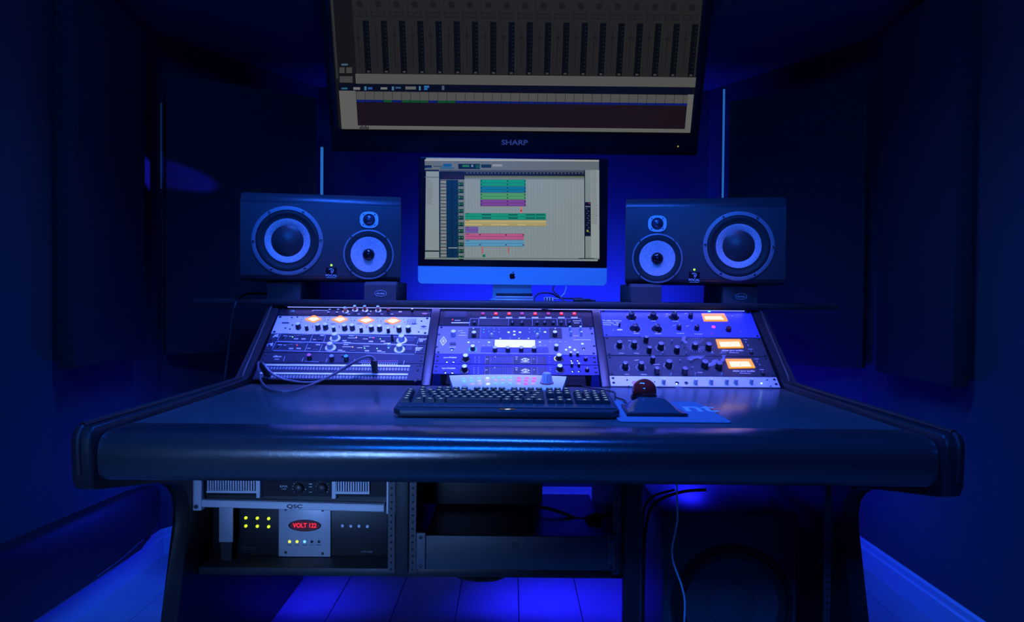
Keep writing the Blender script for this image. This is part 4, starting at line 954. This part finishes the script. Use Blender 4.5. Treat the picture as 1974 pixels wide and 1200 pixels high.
for j in range(ny + 1):
    rowv = []
    for i in range(nx + 1):
        u_, v_ = i / nx * 2 - 1, j / ny
        wd = .060 - .010 * v_
        y = -.003 + .132 * v_
        x = u_ * wd
        d = math.hypot((x + .012) / 1.0, (y - .082) / 1.0)
        edge_f = min(1, (1 - abs(u_)) * 2.2) ** .8 * min(1, v_ * 2.6 + .02) ** .9 * min(1, (1 - v_) * 4 + .1)
        z = .007 + .029 * edge_f * max(0, 1 - d / .16) ** .6
        rowv.append(mb.bm.verts.new((x, y, z)))
    g.append(rowv)
for j in range(ny):
    for i in range(nx): mb.bm.faces.new((g[j][i], g[j][i + 1], g[j + 1][i + 1], g[j + 1][i]))
mb.build('shell', mat('trackball_shell', (.09, .09, .11), .12, 0, 0), tb, smooth=80)
MB().lathe([(.030, -.006), (.031, .001), (.0285, .004), (.0272, .001)], 32, cap=False).build('ball_socket', blackg, tb, (-.012, .085, .030))
MB().ball((0, 0, 0), .0272, seg=40).build('ball', mat('dark_red_ball', (.95, .03, .02), .10, 0, 0, coat=.5), tb, (-.012, .085, .0430), smooth=180)
MB().tube([(.0655, -.004, .004), (.060, .07, .004), (.0575, .12, .004)], .0012, 6, 4).build('red_trim', mat('red_trim', (.7, .05, .08), .4), tb)
b_ = Vector((at(1266, 800, 1.62).x, 1.62, DZ + .0034))
MB().tube([Vector(p) - b_ for p in [(.265, 1.75, .782), (.27, 1.83, .781), (.262, 1.92, .777), (.27, 2.02, .777), (.225, 2.10, .777), (.20, 2.16, .777)]], .0022, 8, 8).build('cord', rubber, tb)

# ------------------------------------------------------------------ under the desk
# power amplifier in the left bay
fq = Fr(Vector((-.5085, 1.80, .520)), (1, 0, 0), (0, 0, 1))
amp = thing('power_amplifier', 'rack power amplifier with silver grilles and full-width silver bar', 'amplifier', fq.M())
AW = .4826
MB().box(-.215, .215, .004, .125, -.33, -.02).build('chassis', blackm, amp)
MB().box(-.215, .215, .028, .128, -.022, -.012).build('front_panel', dkpanel, amp)
MB().prism([(-AW / 2 + .022, .004), (AW / 2 - .03, -.004), (AW / 2 - .03, .0135), (-AW / 2 + .022, .0215)], -.016, .004, 'z', .002, 1).build('front_bar', alu, amp)
for s in (-1, 1):
    MB().box(-.012, .012, -.004 if s < 0 else -.008, .128, -.016, .006, .002).build('rack_ear', alu, amp, (s * (AW / 2 - .012), 0, 0))
    MB().lathe([(.005, 0), (.005, .002), (.002, .003)], 10).build('screw', blackm, amp, (s * (AW / 2 - .012), .006, .006))
def q_(x, y): return fq.loc(*ZQ(x, y))
for x0, x1 in ((430, 790), (1335, 1580)):
    a, b = q_(x0, 205).x, q_(x1, 205).x
    MB().box(a, b, .042, .128, -.013, -.006).build('grille_recess', hole, amp)
    MB().box(a, b, .037, .0425, -.013, .0, .001).build('grille_sill', alu, amp)
    n = int((b - a) / .0058)
    me = cached('gslat', lambda: MB().box(-.0016, .0016, .0425, .128, -.010, -.002).mesh('grille_slat'))
    for i in range(n): link('grille_slat', me, alu, amp, (a + (i + .5) * (b - a) / n, 0, 0))
for x in (797, 1329): p = q_(x, 205); MB().box(-.0045, .0045, .026, .128, -.013, .002, .001).build('grille_post', alu, amp, (p.x, 0, 0))
for x in (1075, 1240):
    p = fq.loc(*ZQ(x, 158)); k = MB().lathe([(.011, 0), (.0105, .012), (.008, .014)], 18).build('gain_knob', blackp, amp, (p.x, p.y, -.012))
    mb = MB()
    for i in range(11):
        a = R(-130 + 26 * i) + math.pi / 2; mb.lathe([(.0009, 0), (.0009, .0004)], 6, (.0155 * math.cos(a), .0155 * math.sin(a), 0))
    mb.build('scale_dots', white, k)
for y in (132, 152, 190):
    p = q_(1155, y); MB().box(-.0035, .0035, -.0008, .0008, -.012, -.0115).build('indicator_mark', white, amp, (p.x, p.y, 0))
p = q_(965, 150); text('RMX', .0075, white, amp, (p.x, p.y, -.0117), None, 0, 1.2)
p = q_(965, 165); text('1450', .004, white, amp, (p.x, p.y - .001, -.0117), None, 0, 1.6)
p = q_(1055, 279); text('QSC', .0125, blackp, amp, (p.x, p.y, .0043), (0, 0, R(-.8)), .0004, 1.5)
# power conditioner
fp = Fr(Vector((at(588, 1077, 1.90).x, 1.90, .3745)), (1, 0, 0), (0, 0, 1))
pcn = thing('power_conditioner', 'black power conditioner with silver centre plate and red voltage readout', 'power conditioner', fp.M())
MB().box(-.232, .205, 0, .132, -.30, -.002, .002).build('case', mat('conditioner_black', (.012, .012, .014), .45), pcn)
def pq(x, y, h=0): return fp.loc(*ZQ(x, y), h=h)
a, b = pq(945, 650), pq(1310, 300)
MB().box(a.x, b.x, .001, .131, -.002, .006, .001).build('centre_plate', mat('plate_silver', (.5, .51, .55), .4, .1), pcn)
p = pq(1125, 416, .006)
MB().lathe([(.0405, 0), (.0405, .0015), (.038, .0015), (.038, .0005)], 32).build('display_rim', blackg, pcn, p).scale = (1, .36, 1)
MB().lathe([(.038, 0), (.038, .0008)], 32).build('display', emat('dark_red_lcd', (.05, .004, .012), .5), pcn, (p.x, p.y, p.z + .0002)).scale = (1, .36, 1)
text('VOLT 122', .0155, emat('red_digits', (1, .01, .03), 1.4), pcn, (p.x, p.y, p.z + .0015), None, .0003, .88)
for x, m in ((1017, emat('yellow_lamp', (.8, .9, .05), 1.4)), (1070, emat('yellow_lamp', (.8, .9, .05), 1.4)), (1123, blueled), (1174, blackp), (1225, blackp)):
    pp = pq(x, 530, .006); k = MB().lathe([(.0034, 0), (.0034, .001), (.002, .002)], 12).build('indicator_light', m, pcn, pp)
    MB().box(-.006, .006, -.0088, -.0078, 0, .0003).build('lettering_mark', blackp, k)
for x, y in ((990, 606), (1250, 614), (990, 302), (1250, 310)): MB().lathe([(.0035, 0), (.0035, .001)], 12).build('plate_screw', blackp, pcn, pq(x, y, .006))
for x, y in ((708, 363), (789, 365), (869, 368), (708, 420), (789, 422), (869, 425)): MB().lathe([(.0036, -.002), (.0036, .001), (.002, .002)], 12).build('outlet_light', limeled, pcn, pq(x, y))
for x, y in ((1392, 416), (1450, 418), (1508, 419), (1566, 421)): MB().lathe([(.0042, -.002), (.0042, .003), (.003, .004)], 14).build('push_button', paleknob, pcn, pq(x, y))
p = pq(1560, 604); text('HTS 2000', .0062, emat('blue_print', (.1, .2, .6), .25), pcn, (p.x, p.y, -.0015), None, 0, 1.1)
p = pq(725, 572); MB().box(-.017, .017, -.0008, .0008, -.002, -.0016).build('lettering_mark', greyp, pcn, p); MB().box(-.015, .011, -.0058, -.0045, -.002, -.0016).build('lettering_mark', greyp, pcn, p)
a, b = at(422, 1046, 1.86), at(449, 979, 1.86)
o = thing('pale_bracket', 'pale upright metal plate left of the power conditioner', 'bracket', ((a.x + b.x) / 2, 1.86, .3745))
hw = (b.x - a.x) / 2
MB().box(-hw, hw, 0, .004, a.z - .3745, b.z - .3745, .001).build('plate', mat('pale_steel', (.42, .46, .5), .5, .2), o)
MB().box(-hw + .004, hw - .004, .004, .008, 0, b.z - .3745 - .01).build('bracket_leg', blackm, o)
# centre bay: drawer, dark case, loose lead
dw = thing('storage_unit', 'dark rack storage unit with small centre latch under the desk', 'storage unit', (XC, 1.785, .3745))
zt = at(990, 1035, 1.78).z - .3745; zb = at(990, 1100, 1.78).z - .3745
MB().box(-.212, .212, .004, .40, .012, zt - .004).build('drawer_body', blackm, dw)
MB().box(-.2095, .2125, -.004, .004, zb, zt, .0015).build('drawer_front', mat('drawer_grey', (.11, .115, .125), .5, .2), dw)
for s in (-1, 1):
    k = MB().box(-.0105, .0105, -.004, .004, zb, zt + .006, .001).build('rack_ear', mat('ear_grey', (.13, .135, .15), .5, .2), dw, (s * .2225 + .001, 0, 0))
    for z in (zb + .008, zt - .004): MB().lathe([(.0045, 0), (.0045, -.002), (.002, -.003)], 10, axis='y').build('screw', blackp, k, (0, -.004, z))
k = MB().box(-.008, .008, -.0055, -.004, (zb + zt) / 2 + .012, (zb + zt) / 2 + .026, .001).build('latch', greyp, dw)
o = thing('equipment_case', 'black equipment case in shadow on top of the rack drawer', 'case', (-.07, 2.02, .4755))
MB().box(-.17, .155, 0, .3, 0, .13, .004).build('case_body', blackp, o)
MB().box(-.15, .13, -.002, 0, .085, .088).build('seam', hole, o)
for x in (-.115, -.075):
    MB().box(-.012, .012, -.006, 0, .098, .122, .002).build('socket', mat('socket_grey', (.12, .10, .11), .5), o, (x, 0, 0))
    MB().lathe([(.0065, -.0064), (.0065, -.006)], 12, (x, 0, .11), 'y').build('socket_hole', hole, o)
cable('power_lead', [at(1040, 978, 2.0), at(1060, 982, 1.98), at(1090, 992, 1.96), at(1115, 1001, 1.95), at(1150, 1000, 1.94), at(1178, 990, 1.93)], .0045, rubber, 'black power lead with plug sagging across the centre bay')
p = at(1140, 990, 1.935)
o = thing('power_plug', 'chunky black plug on the lead in the centre bay', 'plug', (p.x, p.y, at(1140, 1008, 1.935).z))
MB().prism([(-.022, 0), (.028, 0), (.030, .020), (.010, .028), (-.012, .016)], -.014, .014, 'y', .003, 2).build('plug_body', rubber, o)
MB().box(-.018, .026, -.010, .010, -.010, -.002, .002).build('plug_base', rubber, o)
# coil of cable under the lower shelf
cc = at(915, 1118, 2.05)
co = thing('cable_coil', 'coil of black cable hanging under the lower shelf', 'cable coil', (cc.x, 2.05, .345))
for i in range(6):
    r_ = .100 - i * .006; dz = -.004 * i
    pts = [(r_ * math.cos(R(t)), .02 * math.sin(R(t * 2 + i * 50)) + i * .006, -.032 + dz * .3 + r_ * .42 * math.sin(R(t)) - .006) for t in range(0, 361, 20)]
    MB().tube(pts, .0042, 6, 2).build('turn', rubber, co)
# subwoofer
sx0, sx1 = at(1279, 1050, 1.95).x, at(1537, 1050, 1.95).x; szt = at(1400, 990, 1.95).z
sb_ = thing('subwoofer', 'large black subwoofer box with round driver under the right of the desk', 'subwoofer', ((sx0 + sx1) / 2, 1.95, 0))
shw = (sx1 - sx0) / 2
subm = mat('subwoofer_black', (.09, .09, .1), .4, 0, .1, 200)
MB().box(-shw, shw, 0, .40, .02, szt, .006, 2).build('cabinet', subm, sb_)
for s in (-1, 1):
    for y in (.04, .36): MB().lathe([(.02, 0), (.018, .02)], 16, (s * (shw - .03), y, 0)).build('foot', rubber, sb_)
zc = at(1415, 1168, 1.95).z
k = MB().lathe([(.157, 0), (.157, -.003), (.150, -.005), (.147, -.003), (.147, 0)], 48, axis='y', cap=False).build('driver_ring', blackp, sb_, (.005, 0, zc))
MB().lathe([(.149, -.001), (.138, -.006), (.126, -.002), (.12, -.0006)], 48, axis='y', cap=False).build('surround', rubber, k)
MB().lathe([(.121, -.0006), (.06, -.0006), (.058, -.004), (.03, -.010), (.001, -.012)], 48, axis='y', cap=False).build('cone', mat('sub_cone', (.10, .10, .11), .5), k)
# white cable and black cables in the right bay
cable('hanging_cable', [at(1305, 935, 1.77), at(1305, 965, 1.77), at(1306, 1000, 1.77), at(1302, 1025, 1.77), at(1296, 1055, 1.77), at(1297, 1080, 1.77), at(1305, 1105, 1.77), at(1314, 1130, 1.77), at(1320, 1160, 1.77), at(1319, 1200, 1.77), at(1316, 1260, 1.77)], .0022, mat('white_cable', (.95, .95, .95), .4), 'thin white cable hanging down in front of the subwoofer')
cable('speaker_lead', [at(1360, 945, 2.05), at(1320, 948, 2.0), at(1280, 960, 1.95), at(1255, 980, 1.92), at(1245, 1020, 1.9), at(1241, 1080, 1.9), at(1240, 1150, 1.9), at(1239, 1260, 1.9)], .0042, rubber, 'black lead dropping beside the subwoofer along the desk post')
cable('signal_lead', [at(1300, 945, 2.02), at(1262, 956, 2.0), at(1246, 972, 1.98), at(1240, 998, 1.98), at(1236, 1080, 1.98)], .0034, rubber, 'thinner black lead curving behind the desk post')
cable('shelf_cable', [at(520, 567, 2.62), at(490, 566, 2.58), at(470, 569, 2.52), at(456, 583, 2.44), at(448, 610, 2.43), at(443, 650, 2.43), at(437, 700, 2.43), at(431, 745, 2.43), at(425, 800, 2.5)], .0042, rubber, 'black cable curling down over the left end of the bridge shelf')

# ------------------------------------------------------------------ low padded panel along the left wall
lp = thing('padded_wall_panel', 'low dark padded panel along the left wall above the baseboard', 'wall panel', (-SW + .002, 2.3, .105))
q0, q1 = .315, .24
MB().prism([(-1.0, 0), (.45, 0), (.52, .012), (.585, .05), (.61, .10), (.615, .15), (.60, .185), (.56, .205), (.45, .215), (-1.0, .275)], 0, .045, 'x', .014, 3).build('padding', mat('panel_vinyl', (.016, .016, .018), .5, 0, .3, 300), lp)
MB().tube([(.046, .15, .010), (.046, .32, .016), (.046, .46, .032)], .002, 6, 4).build('edge_highlight', mat('highlight_grey', (.12, .12, .13), .4), lp)  # pale tube standing in for the highlight along the lower edge
